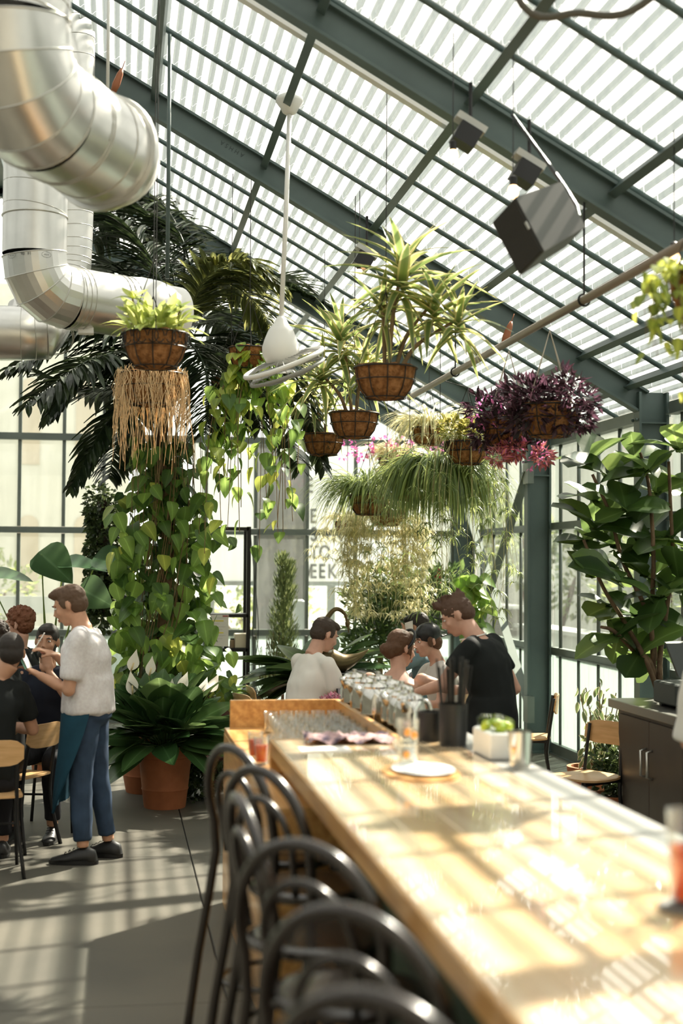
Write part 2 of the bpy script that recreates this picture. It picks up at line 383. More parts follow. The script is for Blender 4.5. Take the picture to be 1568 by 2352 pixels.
# right-hand glass wall -------------------------------------------------
wr = thing('wall_right', (XW, 8, 0), kind='structure')
for Y in RAF:                                               # wide flange columns
    b = MB(); a = V(XW-.15, Y, 0); c = V(XW-.15, Y, ZR(XW-.15)-.04)
    ibeam(b, a, c, V(1, 0, 0), .22, .12, .014, .02)
    b.box((XW-.30, Y-.11, 0), (XW, Y+.11, .02))
    for zz in (2.90, 2.68): b.box((XW-.25, Y-.058, zz), (XW-.05, Y+.058, zz+.012))
    for zz in (2.93, 2.82, 2.71):
        for s_ in (-.04, .04): b.ell((XW-.285, Y+s_, zz), .014, n=6, m=4)
    b.build('column', M_STEEL, wr)
for z, h in ((.05, .10), (.985, .07), (2.19, .07), (3.02, .10)):
    for i in range(5):
        b = MB(); b.box((XW-.035, RAF[i+1]+.065, z-h/2), (XW+.035, RAF[i]-.065, z+h/2)); b.box((XW-.06, RAF[i+1]+.065, z-h/2), (XW-.035, RAF[i]-.065, z-h/2+.008)); b.build('rail', M_STEEL2, wr)
    b = MB(); b.box((XW-.035, YF, z-h/2), (XW+.035, RAF[5]-.065, z+h/2)); b.build('rail', M_STEEL2, wr)
ym = []
for i, Y in enumerate(RAF[:-1]):
    lo = RAF[i+1]; st = (Y-lo)/5.5
    ym += [Y-.45*st-st*k for k in range(5) if Y-.45*st-st*k > lo+.15]
ym += [1.42-.5*(k+1) for k in range(5)]
b = MB(); b.box((-.014, -.014, 0), (.014, .014, .94)); mm1 = b.mesh('mullion', M_STEEL2)
b = MB(); b.box((-.014, -.014, 0), (.014, .014, 1.14)); mm2 = b.mesh('mullion', M_STEEL2)
b = MB(); b.box((-.014, -.014, 0), (.014, .014, .76)); mm3 = b.mesh('mullion', M_STEEL2)
for Y in ym:
    for me, z in ((mm1, .06), (mm2, 1.02), (mm3, 2.22)): inst('mullion', me, wr, Matrix.Translation((XW+.005, Y, z)))
yy = sorted(ym+RAF+[YF])
for y0, y1 in zip(yy[:-1], yy[1:]):
    for z0, z1, m in ((.09, .955, M_FROST), (1.015, 2.16, M_GLASS), (2.22, 2.98, M_GLASS)):
        b = MB(); b.box((XW+.008, y0+.012, z0), (XW+.012, y1-.012, z1)); b.build('pane', m, wr)
b = MB(); b.bar((XW-.27, 13.36, 2.72), (XW-.27, 16.3, .28), .012, .085, V(1, 0, 0)); b.box((XW-.30, 13.25, 2.60), (XW-.24, 13.42, 2.80)); b.build('brace', M_STEEL2, wr)
b = MB(); b.bar((XW-.24, 13.36, .42), (XW-.24, 16.3, 2.80), .012, .085, V(1, 0, 0)); b.box((XW-.30, 13.25, .30), (XW-.23, 13.40, .55)); b.build('brace', M_STEEL2, wr)

# glass wall at the far end ----------------------------------------------
wb = thing('wall_back', (0, YB, 0), kind='structure')
pxs = [43, 145, 237, 355, 473, 587, 706, 817, 930, 1040]
xm = [aY(px, 1200, YB).x for px in pxs]; x = xm[0]
left = []
while x > XL+.6: x -= .56; left.append(x)
xm = sorted(left)+xm
zr_ = (.05, 1.015, 2.18, 3.24)
for z, h in zip(zr_, (.10, .07, .07, .08)):
    b = MB(); b.box((XL, YB+.01, z-h/2), (XW-.02, YB+.07, z+h/2)); b.box((XL, YB-.02, z-h/2), (XW-.02, YB+.01, z-h/2+.01)); b.build('rail', M_STEEL2, wb)
zz = list(zr_)
for x in xm:
    top = ZR(x)-.28
    for i in range(4):
        z0 = zr_[i]+.04; z1 = zr_[i+1]-.04 if i < 3 else top
        if z1 > z0+.1:
            b = MB(); b.box((x-.02, YB+.012, z0), (x+.02, YB+.06, z1)); b.build('mullion', M_STEEL2, wb)
M_PANEL = mat('sheet_metal_panel', (.55, .57, .55), .5, .1, .4, .1, 2)
xx = [XL]+xm+[XW-.04]
for x0, x1 in zip(xx[:-1], xx[1:]):
    if x1-x0 < .1: continue
    for i in range(4):
        z0 = zr_[i]+.03; b = MB()
        if i < 3: b.box((x0+.015, YB+.034, z0), (x1-.015, YB+.038, zr_[i+1]-.03))
        else:
            t0, t1 = ZR(x0+.015)-.24, ZR(x1-.015)-.24
            if min(t0, t1) < z0+.05: continue
            k = b.pts([(x0+.015, YB+.034, z0), (x1-.015, YB+.034, z0), (x1-.015, YB+.034, t1), (x0+.015, YB+.034, t0), (x0+.015, YB+.038, z0), (x1-.015, YB+.038, z0), (x1-.015, YB+.038, t1), (x0+.015, YB+.038, t0)])
            for f in ((0, 1, 2, 3), (7, 6, 5, 4), (0, 4, 5, 1), (1, 5, 6, 2), (2, 6, 7, 3), (3, 7, 4, 0)): b.face([k+j for j in f])
        m = M_FROST if i == 0 else M_GLASS
        b.build('pane', m, wb)
for sgn in (1, -1):                                         # gable frame under the last rafter
    b = MB(); e = XW-.2 if sgn > 0 else XL+.2
    b.bar((e, YB+.03, ZR(e)-.20), (XR, YB+.03, ZR(XR)-.20), .07, .09); b.build('gable_rail', M_STEEL2, wb)
# louvred vent in the far wall
b = MB()
lx0, lz1 = aY(838, 1335, YB-.12).x, aY(838, 1340, YB-.12).z; lx1, lz0 = aY(1075, 1440, YB-.12).x, aY(1075, 1445, YB-.12).z
b.box((lx0, YB-.06, lz0), (lx1, YB-.03, lz1)); b.build('vent_backing', mat('louvre_dark', (.04, .045, .042), .6), wb)
nl = 4
for k in range(nl+1):
    x = lx0+(lx1-lx0)*k/nl; b = MB(); b.box((x-.02, YB-.13, lz0-.02), (x+.02, YB-.06, lz1+.02)); b.build('vent_frame', M_WHITE, wb)
for k in range(nl):
    a, c = lx0+(lx1-lx0)*k/nl+.022, lx0+(lx1-lx0)*(k+1)/nl-.022
    for j in range(10):
        z = lz0+(lz1-lz0)*(j+.5)/10; b = MB(); b.obox(((a+c)/2, YB-.09, z), V((c-a)/2, 0, 0), V(0, .022, -.018), V(0, .002, .003)); b.build('louvre_slat', mat('louvre_grey', (.16, .17, .16), .5), wb)

M_PLASTER = mat('plaster', (.40, .38, .33), .9, 0, .2, .08, 2, bump=.05)
b = MB(); b.box((XL-.15, YF, 0), (XL, YB, 3.15)); tag(b.build('wall_left', M_PLASTER), kind='structure')
b = MB(); k = b.pts([(XL, YF, 0), (XW, YF, 0), (XW, YF, 3.1), (XR, YF, ZR(XR)-.05), (XL, YF, 3.1), (XL, YF-.15, 0), (XW, YF-.15, 0), (XW, YF-.15, 3.1), (XR, YF-.15, ZR(XR)-.05), (XL, YF-.15, 3.1)])
b.face([k, k+1, k+2, k+3, k+4]); b.face([k+9, k+8, k+7, k+6, k+5])
for i in range(5): b.face([k+i, k+5+i, k+5+(i+1) % 5, k+(i+1) % 5])
tag(b.build('wall_front', M_PLASTER), kind='structure')

# ------------------------------------------------------------------ outside
M_PAVE = mat('outside_paving', (.34, .33, .29), .9, 0, .2, .12, 1.2)
b = MB(); b.box((-60, -20, -.35), (60, 90, -.21)); tag(b.build('ground_outside', M_PAVE), kind='structure')
b = MB(); b.box((XW+1.35, -4, -.3), (XW+1.65, 24, .95)); b.box((XW+1.30, -4, .95), (XW+1.70, 24, 1.0)); tag(b.build('wall_garden', mat('garden_concrete', (.55, .56, .53), .85, 0, .2, .1, 2)), kind='structure')
# building across the lane, seen through the left panes
bl = thing('building', (-6, 27, 0), 'pale plaster building with arched windows across the lane', 'building')
M_BLD = mat('pale_render', (.25, .28, .22), .85, 0, .2, .08, 1.5); M_BLD2 = mat('white_render', (.62, .60, .53), .8, 0, .2, .05, 1.5)
b = MB(); b.box((-16, 27, -.2), (-4.3, 33, 6.4)); b.build('wing', M_BLD, bl)
b = MB(); b.box((-4.3, 26.4, -.2), (.2, 33, 6.9)); b.build('facade', M_BLD2, bl)
b = MB()
for z in (2.35, 4.3, 5.4): b.box((-16, 26.9, z), (-4.3, 27, z+.12))
b.build('string_course', mat('pale_trim', (.62, .63, .56), .8), bl)
M_WDK = mat('dark_window', (.16, .15, .12), .2, 0, .6)
for x in (-3.75, -3.15, -2.55, -1.6, -.6):
    for z0, z1, w_ in ((1.3, 2.5, .36), (3.6, 5.0, .36)):
        b = MB(); P = [(x-w_/2, z0), (x+w_/2, z0)]+[(x+w_/2*cos(a), z1+w_/2*sin(a)) for a in [pi*i/8 for i in range(9)]]
        k = b.pts([(p_[0], 26.37, p_[1]) for p_ in P]+[(p_[0], 26.42, p_[1]) for p_ in P]); n_ = len(P)
        b.face([k+i for i in range(n_)])
        for i in range(n_): b.face([k+i, k+n_+i, k+n_+(i+1) % n_, k+(i+1) % n_])
        b.build('arched_window', mat('arch_tan', (.5, .42, .32), .4), bl)  # one flat tan colour for the arched windows
for x in (-12, -9.6, -7.2, -5.6):
    b = MB(); b.box((x-.5, 26.93, .6), (x+.5, 26.99, 2.1)); w_ = b.build('window', mat('pale_window', (.42, .46, .44), .2), bl)
    b = MB(); b.box((x-.02, 26.9, .6), (x+.02, 26.93, 2.1)); b.box((x-.5, 26.9, 1.33), (x+.5, 26.93, 1.37)); b.build('window_bar', M_BLD2, w_)
# white sign board with black letters
def beam_text(txt, px, py, Y, h_, m):
    p0 = aY(px, py, Y-.008); cu = bpy.data.curves.new('stamp', 'FONT'); cu.body = txt; cu.size = h_/.7; cu.extrude = .0006; cu.space_character = 1.55; cu.align_x = 'CENTER'; cu.align_y = 'CENTER'; cu.materials.append(m)
    t_ = bpy.data.objects.new('tmp', cu); C.objects.link(t_); bpy.context.view_layer.update()
    me = bpy.data.meshes.new_from_object(t_.evaluated_get(bpy.context.evaluated_depsgraph_get())); bpy.data.objects.remove(t_); me.name = 'stamp'
    o = bpy.data.objects.new('stamp', me); C.objects.link(o); o.parent = roof
    o.matrix_local = Matrix.Translation(p0-ORG[roof.name]) @ Matrix.Rotation(math.atan(SL), 4, 'Y') @ Matrix.Rotation(pi/2, 4, 'X') @ Matrix.Rotation(pi, 4, 'Z')
    ORG[o.name] = p0
M_FAINT = mat('faint_ink', (.03, .05, .05), .6)
beam_text('AHHSA', 533, 342, 10.42, .032, M_FAINT); beam_text('AHHSA', 444, 536, 13.42, .036, M_FAINT)
YS = 21.5
sg = thing('sign_board', aY(690, 1340, YS), 'white letterboard sign with tall black capitals beyond the far glass', 'sign')
a, c = aY(440, 1337, YS), aY(812, 1010, YS)
b = MB(); b.rbox((a.x, YS, a.z), (c.x, YS+.18, c.z), .02); b.build('panel', mat('sign_white', (.88, .88, .86), .5), sg)
b = MB(); b.box((a.x, YS-.03, a.z-.05), (c.x, YS+.2, a.z)); b.build('lower_rail', M_STEEL2, sg)
for x in (a.x+.3, c.x-.3): b = MB(); b.box((x-.06, YS+.2, -.3), (x+.06, YS+.3, c.z)); b.build('post', M_STEEL2, sg)
M_LET = mat('letter_black', (.02, .025, .022), .6)
def letters(txt, px, py, h_px, par, Y=YS-.012, wsc=.72, name='letter', m=M_LET):
    p0 = aY(px, py, Y); h = h_px*Y/FP
    cu = bpy.data.curves.new(name, 'FONT'); cu.body = txt; cu.size = h/.70; cu.extrude = .006; cu.materials.append(m); cu.space_character = 1.12; cu.offset = .004
    t_ = bpy.data.objects.new('tmp', cu); C.objects.link(t_); bpy.context.view_layer.update()
    me = bpy.data.meshes.new_from_object(t_.evaluated_get(bpy.context.evaluated_depsgraph_get())); bpy.data.objects.remove(t_); me.name = name
    o = bpy.data.objects.new(name, me); C.objects.link(o); o.parent = par; o.rotation_euler = (pi/2, 0, 0); o.scale = (wsc, 1, 1)
    o.location = p0-ORG[par.name]; ORG[o.name] = ORG[par.name]; return o
for ch_, x_, y_ in (('E', 711, 1328), ('E', 731, 1328), ('K', 752, 1328), ('T', 711, 1285), ('O', 732, 1285), ('S', 713, 1243), ('A', 736, 1243), ('N', 762, 1243), ('E', 711, 1201), ('E', 702, 1131), ('W', 682, 1328), ('M', 682, 1243)): letters(ch_, x_, y_, 33, sg)
# dark service box and grey panel by the far glass, outside
b = MB(); a, c = aY(592, 1450, 18.2), aY(702, 1020, 18.2); b.box((a.x, 18.2, -.3), (c.x, 18.5, c.z)); tag(b.build('pillar', mat('dark_pillar', (.16, .155, .15), .7, 0, .3, .15, 3)), 'dark grey pillar outside behind the conical conifer', 'pillar')
def car():
    t = thing('car', (1.6, 20, -.2), 'white parked car partly seen below the letterboard sign', 'car')
    X0 = aY(722, 1400, 20).x; z = -.2
    prof = [(0, .35), (.05, .75), (.9, .92), (1.5, 1.42), (2.9, 1.45), (3.6, 1.0), (4.2, .9), (4.3, .4)]
    b = MB(); b.loft([[V(X0+x, y, z+(zz if zz > .5 else .3)) for x, zz in prof]+[V(X0+4.3, y, z+.28), V(X0, y, z+.28)] for y in (19.4, 19.5, 21.0, 21.1)]); b.build('body', mat('car_white', (.85, .85, .84), .25, coat=.5), t, auto=30)
    b = MB(); b.loft([[V(X0+x, y, z+zz) for x, zz in ((1.05, .98), (1.55, 1.38), (2.8, 1.4), (3.4, 1.02))] for y in (19.385, 19.39)]); b.build('window', M_WDK, t)
    for x in (.8, 3.5):
        for y in (19.42, 21.0): b = MB(); b.lathe((X0+x, y, z+.32), [(.32, -.1), (.32, .1), (.2, .11)], 20, axis=(0, 1, 0)); b.build('wheel', M_BLACK, t)
car()
b = MB(); a = aY(672, 1398, 17.2); c = aY(697, 1377, 17.2); b.rbox((a.x, 17.1, -.3), (c.x, 17.3, c.z), .02); tag(b.build('utility_box', mat('box_grey', (.5, .5, .52), .5)), 'light grey utility box beside the conifer outside', 'box')
b = MB()
for z in (.75, 1.15): b.box((-5, 19, z), (1.2, 19.06, z+.22))
for x in (-4.5, -2.5, -.5): b.box((x, 19.06, -.3), (x+.1, 19.16, 1.3))
tag(b.build('guard_rail', mat('rail_grey', (.6, .6, .6), .5, .3)), 'pale horizontal guard rail outside behind the shelf unit', 'rail')
# planting outside
M_LFO = leafmat('outside_leaf', (.16, .26, .06), (.12, .20, .04), island=True, rnd=.5)
def blob_foliage(name, centres, n, size, par=None, m=M_LFO, seed=1, aspect=.5, hang=0, squash=1):
    rr = random.Random(seed); b = MB()
    for _ in range(n):
        c, r = rr.choice(centres); c = Vector(c)
        u = V(rr.gauss(0, 1), rr.gauss(0, 1), rr.gauss(0, 1)).normalized(); p = c+V(u.x, u.y, u.z*squash)*r*(.55+.45*rr.random()**.5)
        d = (u+V(rr.uniform(-.8, .8), rr.uniform(-.8, .8), rr.uniform(-.6, .8)-hang)).normalized(); x, y, z = frame(d, V(rr.uniform(-1, 1), rr.uniform(-1, 1), 1))
        s_ = size*rr.uniform(.6, 1.3); w_ = s_*aspect/2
        b.strip3([p-x*.002, p+y*s_*.45-x*w_+z*w_*.3, p+y*s_], [p, p+y*s_*.45-z*w_*.15, p+y*s_], [p+x*.002, p+y*s_*.45+x*w_+z*w_*.3, p+y*s_])
    return b.build(name, m, par)
def outside_bush(loc, r, h, label, seed, m=M_LFO, n=900, size=.16, name='shrub'):
    t = thing(name, loc, label, 'shrub' if name == 'shrub' else 'tree', 'planting outside the glass'); rr = random.Random(seed)
    cs = [((loc[0]+rr.uniform(-r, r)*.6, loc[1]+rr.uniform(-r, r)*.6, loc[2]+h*(.35+.5*rr.random())), r*rr.uniform(.4, .65)) for _ in range(6)]
    b = MB()
    for c_, _ in cs[:4]: b.tube(bez([loc, (Vector(loc)+Vector(c_))/2+V(.05, 0, .1), c_], 4), [.04*r]*8+[.012], 6)
    b.build('trunk', M_BARK, t)
    tag(blob_foliage('foliage', cs, n, size, t, m, seed), kind='stuff')
outside_bush((7.1, 23.2, -.2), 1.1, 3.2, 'bright green tree beyond the corner, above the garden wall', 1, n=1200)
outside_bush((7.1, 17.8, -.2), 1.1, 2.6, 'leafy green shrub behind the diagonal braces outside', 2, n=1000)
outside_bush((7.1, 14.6, -.2), 1.1, 2.9, 'tall feathery shrub outside between the two steel columns', 3, n=1000)
outside_bush((7.1, 12.0, -.2), 1.05, 3.2, 'green shrub outside behind the fiddle-leaf fig', 4, n=900)
outside_bush((-2.6, 24.5, -.2), 1.4, 1.9, 'low green hedge bush beyond the guard rail', 5, n=900)
outside_bush((2.6, 27.5, -.2), 1.6, 2.1, 'green bush showing under the letterboard sign', 6, n=900)
outside_bush((-9.0, 24.0, -.2), 1.3, 2.6, 'dull green bush outside the left panes', 7, n=900)
b = MB(); b.box((8.6, -6, -.3), (9.2, 40, 4.5)); tag(b.build('building', mat('grey_render', (.50, .51, .48), .9, 0, .2, .12, 1)), 'grey rendered building wall behind the shrubs beyond the garden wall', 'building')
# ================================================================== BAR
bar = thing('bar_counter', (1.0, 3.5, 0), 'long honey wood bar counter with thick edge and green front', 'counter')
BZ = 1.07; BX0, BX1 = .65, 1.385; BE = 5.93; BF = 7.66
b = MB(); nb = 5                                            # boards of the top
for i in range(nb):
    x0 = BX0+(BX1-BX0)*i/nb; x1 = BX0+(BX1-BX0)*(i+1)/nb; b = MB(); b.rbox((x0+.0006, -.6, BZ-.058), (x1-.0006, BE, BZ), .003)
    M_TOP = mat('lit_bar_top', (.88, .72, .50), .18, 0, .5, 0, 1.6, (.70, .47, .24), .02, 20, stretch=(5, .6, 5), coat=.9, detail=7)  # wood grain, base paled to paint in the bright cream reflection
    b.build('top_board', M_TOP, bar)
b = MB(); b.rbox((BX0-.012, -.6, BZ-.066), (BX0-.0005, BE, BZ+.001), .003); b.build('edge_band', M_WOOD, bar)
b = MB(); b.box((BX0+.20, -.6, 0), (BX1-.02, 5.1, BZ-.06)); b.build('green_front', mat('bar_green', (.03, .055, .03), .6, 0, .3, .2, 5), bar)
b = MB(); b.rbox((BX1+.001, -.6, BZ-.05), (BX1+.15, 6.2, BZ-.002), .004); b.build('steel_trim', mat('brushed_steel', (.42, .42, .40), .35, .7, .5, .1, 4, stretch=(20, .5, 1)), bar)
b = MB(); b.tube([(BX0+.17, -.6, .22), (BX0+.17, 5.0, .22)], .02, 10); b.build('foot_rail', mat('brass_dull', (.35, .25, .12), .35, .8), bar)
# wooden service well at the end of the bar
well = thing('service_station', (1.0, 6.8, 0), 'open wooden service well full of glasses at the end of the bar', 'cabinet')
b = MB(); b.rbox((.575, 5.1, 0), (.60, BF, .90), .003); b.build('side_panel', M_WOOD, well)
b = MB(); b.rbox((.60, 5.1, 0), (1.17, 5.13, .9), .003); b.build('front_panel', M_WOOD, well)
b = MB(); b.rbox((.575, 5.1, .90), (1.17, BF-.03, .93), .003); b.build('lower_shelf', M_WOOD, well)
b = MB(); b.rbox((.605, BF-.03, .0), (1.20, BF, BZ+.005), .003); b.build('back_panel', M_WOOD, well)
b = MB(); b.rbox((1.17, BE, .3), (1.20, BF-.03, BZ+.005), .003); b.build('inner_panel', M_WOOD, well)
b = MB(); b.rbox((BX0-.012, BE+.001, .93), (1.17, BE+.03, BZ), .003); b.build('step_panel', M_WOOD, well)
b = MB(); b.rbox((1.20, BE+.02, .0), (1.385, BF, .95), .004); tag(b.build('pitcher_shelf', mat('shelf_dark', (.09, .08, .07), .5), well))
b = MB(); b.rbox((1.205, 6.25, .952), (1.38, 7.6, .97), .004); tag(b.build('rubber_mat', M_BLACK), 'black rubber bar mat under the steel pitchers', 'mat')

# steel pitchers
M_POL = mat('polished_steel', (.62, .60, .56), .10, 1, .5, .05, 20)
pt = thing('steel_pitcher', (0, 0, 0), None, 'pitcher', 'steel pitchers on the bar mat')
b = MB(); b.lathe((0, 0, 0), [(.058, 0), (.064, .006), (.066, .05), (.066, .15), (.060, .19), (.052, .205), (.054, .212)], 24); b.build('body', M_POL, pt, auto=40)
b = MB(); b.lathe((0, 0, .212), [(.054, 0), (.045, .014), (.02, .02), (.012, .022), (.012, .034), (.004, .036)], 20); b.build('lid', M_POL, pt, auto=40)
b = MB(); b.tube(bez([(.06, 0, .185), (.10, 0, .185), (.115, 0, .12), (.10, 0, .05), (.066, 0, .045)], 5), .007, 8, flat=1.5); b.build('handle', M_POL, pt, smooth=True)
b = MB(); b.tube([(-.05, 0, .17), (-.075, 0, .20), (-.085, 0, .212)], [.02, .014, .010], 8); b.build('spout', M_POL, pt, smooth=True)
PIT = [(812, 1638, 7.45, 'farthest of them, beside the white-shirted diner'), (830, 1646, 7.2, 'second from the far end of the mat'), (853, 1655, 6.95, 'third along the mat, its lid shining'), (882, 1660, 6.72, 'middle of the mat, tallest looking'),
       (905, 1668, 6.95, 'behind the middle one, close to the woman with a bun'), (932, 1668, 7.25, 'in the rear row beside the black straw caddy'), (914, 1675, 6.5, 'standing at the near half of the mat'), (950, 1668, 6.78, 'nearest the black straw caddy'), (975, 1662, 7.05, 'at the right-hand end of the cluster')]
for i, (px, py, Y, s_) in enumerate(PIT):
    q = aZ(px, py+15, .97); x = min(max(q.x, 1.24), 1.5); x = 1.255+.10*(i % 2) if i < 6 else 1.30
    Yy = 7.5-.155*i
    l = 'polished steel pitcher '+s_
    if i == 0: pt.location = (x, Yy, .97); pt.rotation_euler = (0, 0, .6); pt['label'] = l; pt.scale = (1.12,)*3
    else: copy_thing(pt, loc=(x, Yy, .97), rz=R.uniform(-.5, 2.5), label=l, group='steel pitchers on the bar mat', sc_=1.12)
ORG[pt.name] = V(0, 0, 0)

# tumblers in the well
gl = thing('tumbler', (0, 0, 0), None, 'glass', 'empty tumblers in the service well')
b = MB(); b.lathe((0, 0, 0), [(.030, 0), (.038, .11), (.036, .11), (.029, .008), (.001, .008)], 14, True, False); b.build('glass', M_TUMBLER, gl, smooth=True)
k = 0
for j in range(9):
    for i in range(5):
        if j == 0 and i < 2: continue
        x = .80+.082*i+R.uniform(-.006, .006); y = 6.15+.155*j+R.uniform(-.02, .02)
        l = 'clear empty tumbler among many standing in the wooden service well'
        if k == 0: gl.location = (x, y, .93); gl['label'] = l; TREE[gl.name] = [(c, []) for c in kids(gl)]
        else: copy_thing(gl, loc=(x, y, .93), label=l)
        k += 1
def drink(x, y, z, h, r, liq, name, label, frac=.6, ice=True, extra=None):
    t = thing(name, (x, y, z), label, 'glass')
    b = MB(); b.lathe((x, y, z), [(r*.8, 0), (r, h), (r*.95, h), (r*.74, .012), (.001, .012)], 20, True, False); b.build('glass', M_TUMBLER, t, smooth=True)
    if liq: b = MB(); b.lathe((x, y, z+.013), [(r*.73, 0), (r*(.74+.2*frac), h*frac)], 18); b.build('liquid', liq, t, auto=40)
    if ice:
        for q in range(3): b = MB(); c = V(x+R.uniform(-.3, .3)*r, y+R.uniform(-.3, .3)*r, z+h*(frac+.04)-.012*q); b.obox(c, rv(1).normalized()*.012, V(0, .012, 0), V(0, 0, .012)); b.build('ice_cube', M_TUMBLER, t)
    return t
M_ORJ = mat('orange_juice', (.85, .32, .03), .2, 0, .5, 0, 12, (.8, .12, .02), trans=.3); M_RED = mat('red_drink', (.7, .04, .02), .2, 0, .5, 0, 12, (.8, .25, .03), trans=.3)
for px, py, m, l in ((572, 1742, M_ORJ, 'glass of orange drink at the open end of the service well'), (596, 1744, M_RED, 'glass of red and orange drink by the well edge'), ):
    q = aZ(px, py-10, .93); drink(.625 if px < 590 else .632, 6.42 if px < 590 else 6.22, .93, .12, .036, m, 'drink_glass', l)
q = aZ(612, 1745, .93); drink(.70, 6.30, .93, .12, .036, None, 'water_glass', 'clear water glass next to the red drink', ice=False)
q = aZ(936, 1762, BZ); drink(q.x, q.y, BZ, .175, .042, None, 'tall_glass', 'tall clear tumbler with painted orange fruit standing alone on the bar', ice=False)
b = MB()
for (dx, dz) in ((-.012, .05), (.015, .12), (-.01, .13)): b.ell((q.x+dx, q.y-.038, BZ+dz), .012, .004, .014, 8, 6)
tp_ = b.build('fruit_print', mat('orange_print', (.8, .32, .06), .5)); tp_.parent = [o for o in C.objects if o.name == 'tall_glass'][0]; tp_.location = -ORG['tall_glass']
q = aZ(1560, 2090, BZ); tg = drink(q.x+.02, q.y, BZ, .20, .047, M_ORJ, 'cocktail_glass', 'big orange cocktail glass at the edge of the bar closest to the camera', .55)
b = MB(); b.lathe((q.x+.02, q.y, BZ), [(.062, 0), (.066, .008), (.06, .012)], 24); tag(b.build('coaster', mat('slate', (.12, .12, .11), .6), None, loc=(q.x+.02, q.y, BZ)), 'dark round coaster under the orange cocktail', 'coaster'); tg.location.z += .012
# plate
q = aZ(965, 1776, BZ); pl = thing('plate', (q.x, q.y, BZ), 'flat white plate on a wooden board on the bar', 'plate')
b = MB(); b.lathe(q, [(.13, 0), (.135, .006), (.12, .008)], 30, sy=1.6); b.build('wood_board', M_WOOD, pl, auto=40)
b = MB(); b.lathe(q+V(.01, 0, .008), [(.07, 0), (.11, .010), (.105, .011), (.06, .004)], 30, sy=1.5); b.build('dish', M_WHITE, pl, auto=40)
# patterned cloth
b = MB(); q0 = aZ(790, 1703, BZ)
G = [[V(q0.x-.16+.36*i/22, q0.y-.12+.24*j/8, BZ+.012+.022*abs(noise.noise(V(i*.6, j*.8, 1)))+.012*sin(i*.9+j)) for i in range(23)] for j in range(9)]
idx = [b.pts(r_) for r_ in G]
for j in range(8):
    for i in range(22): b.face([idx[j]+i, idx[j]+i+1, idx[j+1]+i+1, idx[j+1]+i])
tag(b.build('napkin', mat('patterned_cloth', (.62, .42, .40), .9, 0, .2, 0, 16, (.04, .03, .06)), None, smooth=True, loc=(q0.x, q0.y, BZ)), 'crumpled dark floral cloth lying on the end of the bar', 'cloth')
q = aZ(745, 1722, BZ); b = MB(); b.rbox((q.x-.1, q.y-.07, BZ), (q.x+.1, q.y+.07, BZ+.004), .001); tag(b.build('menu_card', M_WHITE, None, loc=(q.x, q.y, BZ)), 'white menu card flat on the bar in front of the cloth', 'card')
# black caddies with straws
for px, py, h, l in ((1040, 1712, .17, 'black straw caddy standing at the corner of the bar'), (990, 1700, .12, 'short black tub beside the straw caddy')):
    q = aZ(px, py, BZ); q.x = min(q.x, 1.50); t = thing('straw_caddy', (q.x, q.y, BZ), l, 'caddy')
    b = MB(); b.lathe(q, [(.055, 0), (.06, h), (.056, h), (.05, .01)], 20, True, True); b.build('tub', M_BLACK, t, auto=40)
    if h > .15:
        b = MB()
        for i in range(34): a = R.uniform(0, 6.28); r_ = R.uniform(0, .04); b.tube([q+V(cos(a)*r_, sin(a)*r_, .02), q+V(cos(a)*r_*2, sin(a)*r_*2, .33+R.uniform(-.03, .03))], .004, 5)
        tag(b.build('straws', M_BLACK, t), kind='stuff')
# garnish tray, napkin box
q = aZ(1128, 1735, BZ-.002); q = V(1.455, q.y, BZ-.002); t = thing('garnish_box', q, 'white garnish and napkin box with sliced limes on the steel trim', 'caddy')
b = MB(); b.rbox(q+V(-.06, -.14, 0), q+V(.06, .12, .10), .006); b.build('box', M_WHITE, t)
b = MB(); b.rbox(q+V(-.05, -.10, .10), q+V(.05, .10, .15), .01); b.build('lid', M_TUMBLER, t)
for i in range(14):
    b = MB(); c = q+V(R.uniform(-.045, .045), R.uniform(-.11, .10), .108+.02*R.random()); b.ell(c, .022, .022, .014, 8, 5, Matrix.Rotation(R.uniform(-1, 1), 3, 'X')); b.build('lime_slice', mat('lime', (.55, .60, .06), .4, 0, .5, 0, 30, (.3, .5, .04), trans=.2), t, smooth=True)
q = aZ(1197, 1762, BZ-.002); q = V(1.46, q.y, BZ-.002); b = MB(); b.lathe(q, [(.038, 0), (.046, .13), (.043, .13), (.036, .01)], 24); tag(b.build('shaker_tin', M_POL, None, auto=40, loc=q), 'brushed steel shaker tin on the metal edge of the bar', 'cup')
q = V(1.52, q.y+.35, BZ-.05); b = MB(); b.lathe(q, [(.05, -.02), (.058, .12), (.055, .12)], 20); tag(b.build('plastic_tub', M_TUMBLER, None, auto=40, loc=q), 'clear plastic tub behind the shaker tin', 'tub')

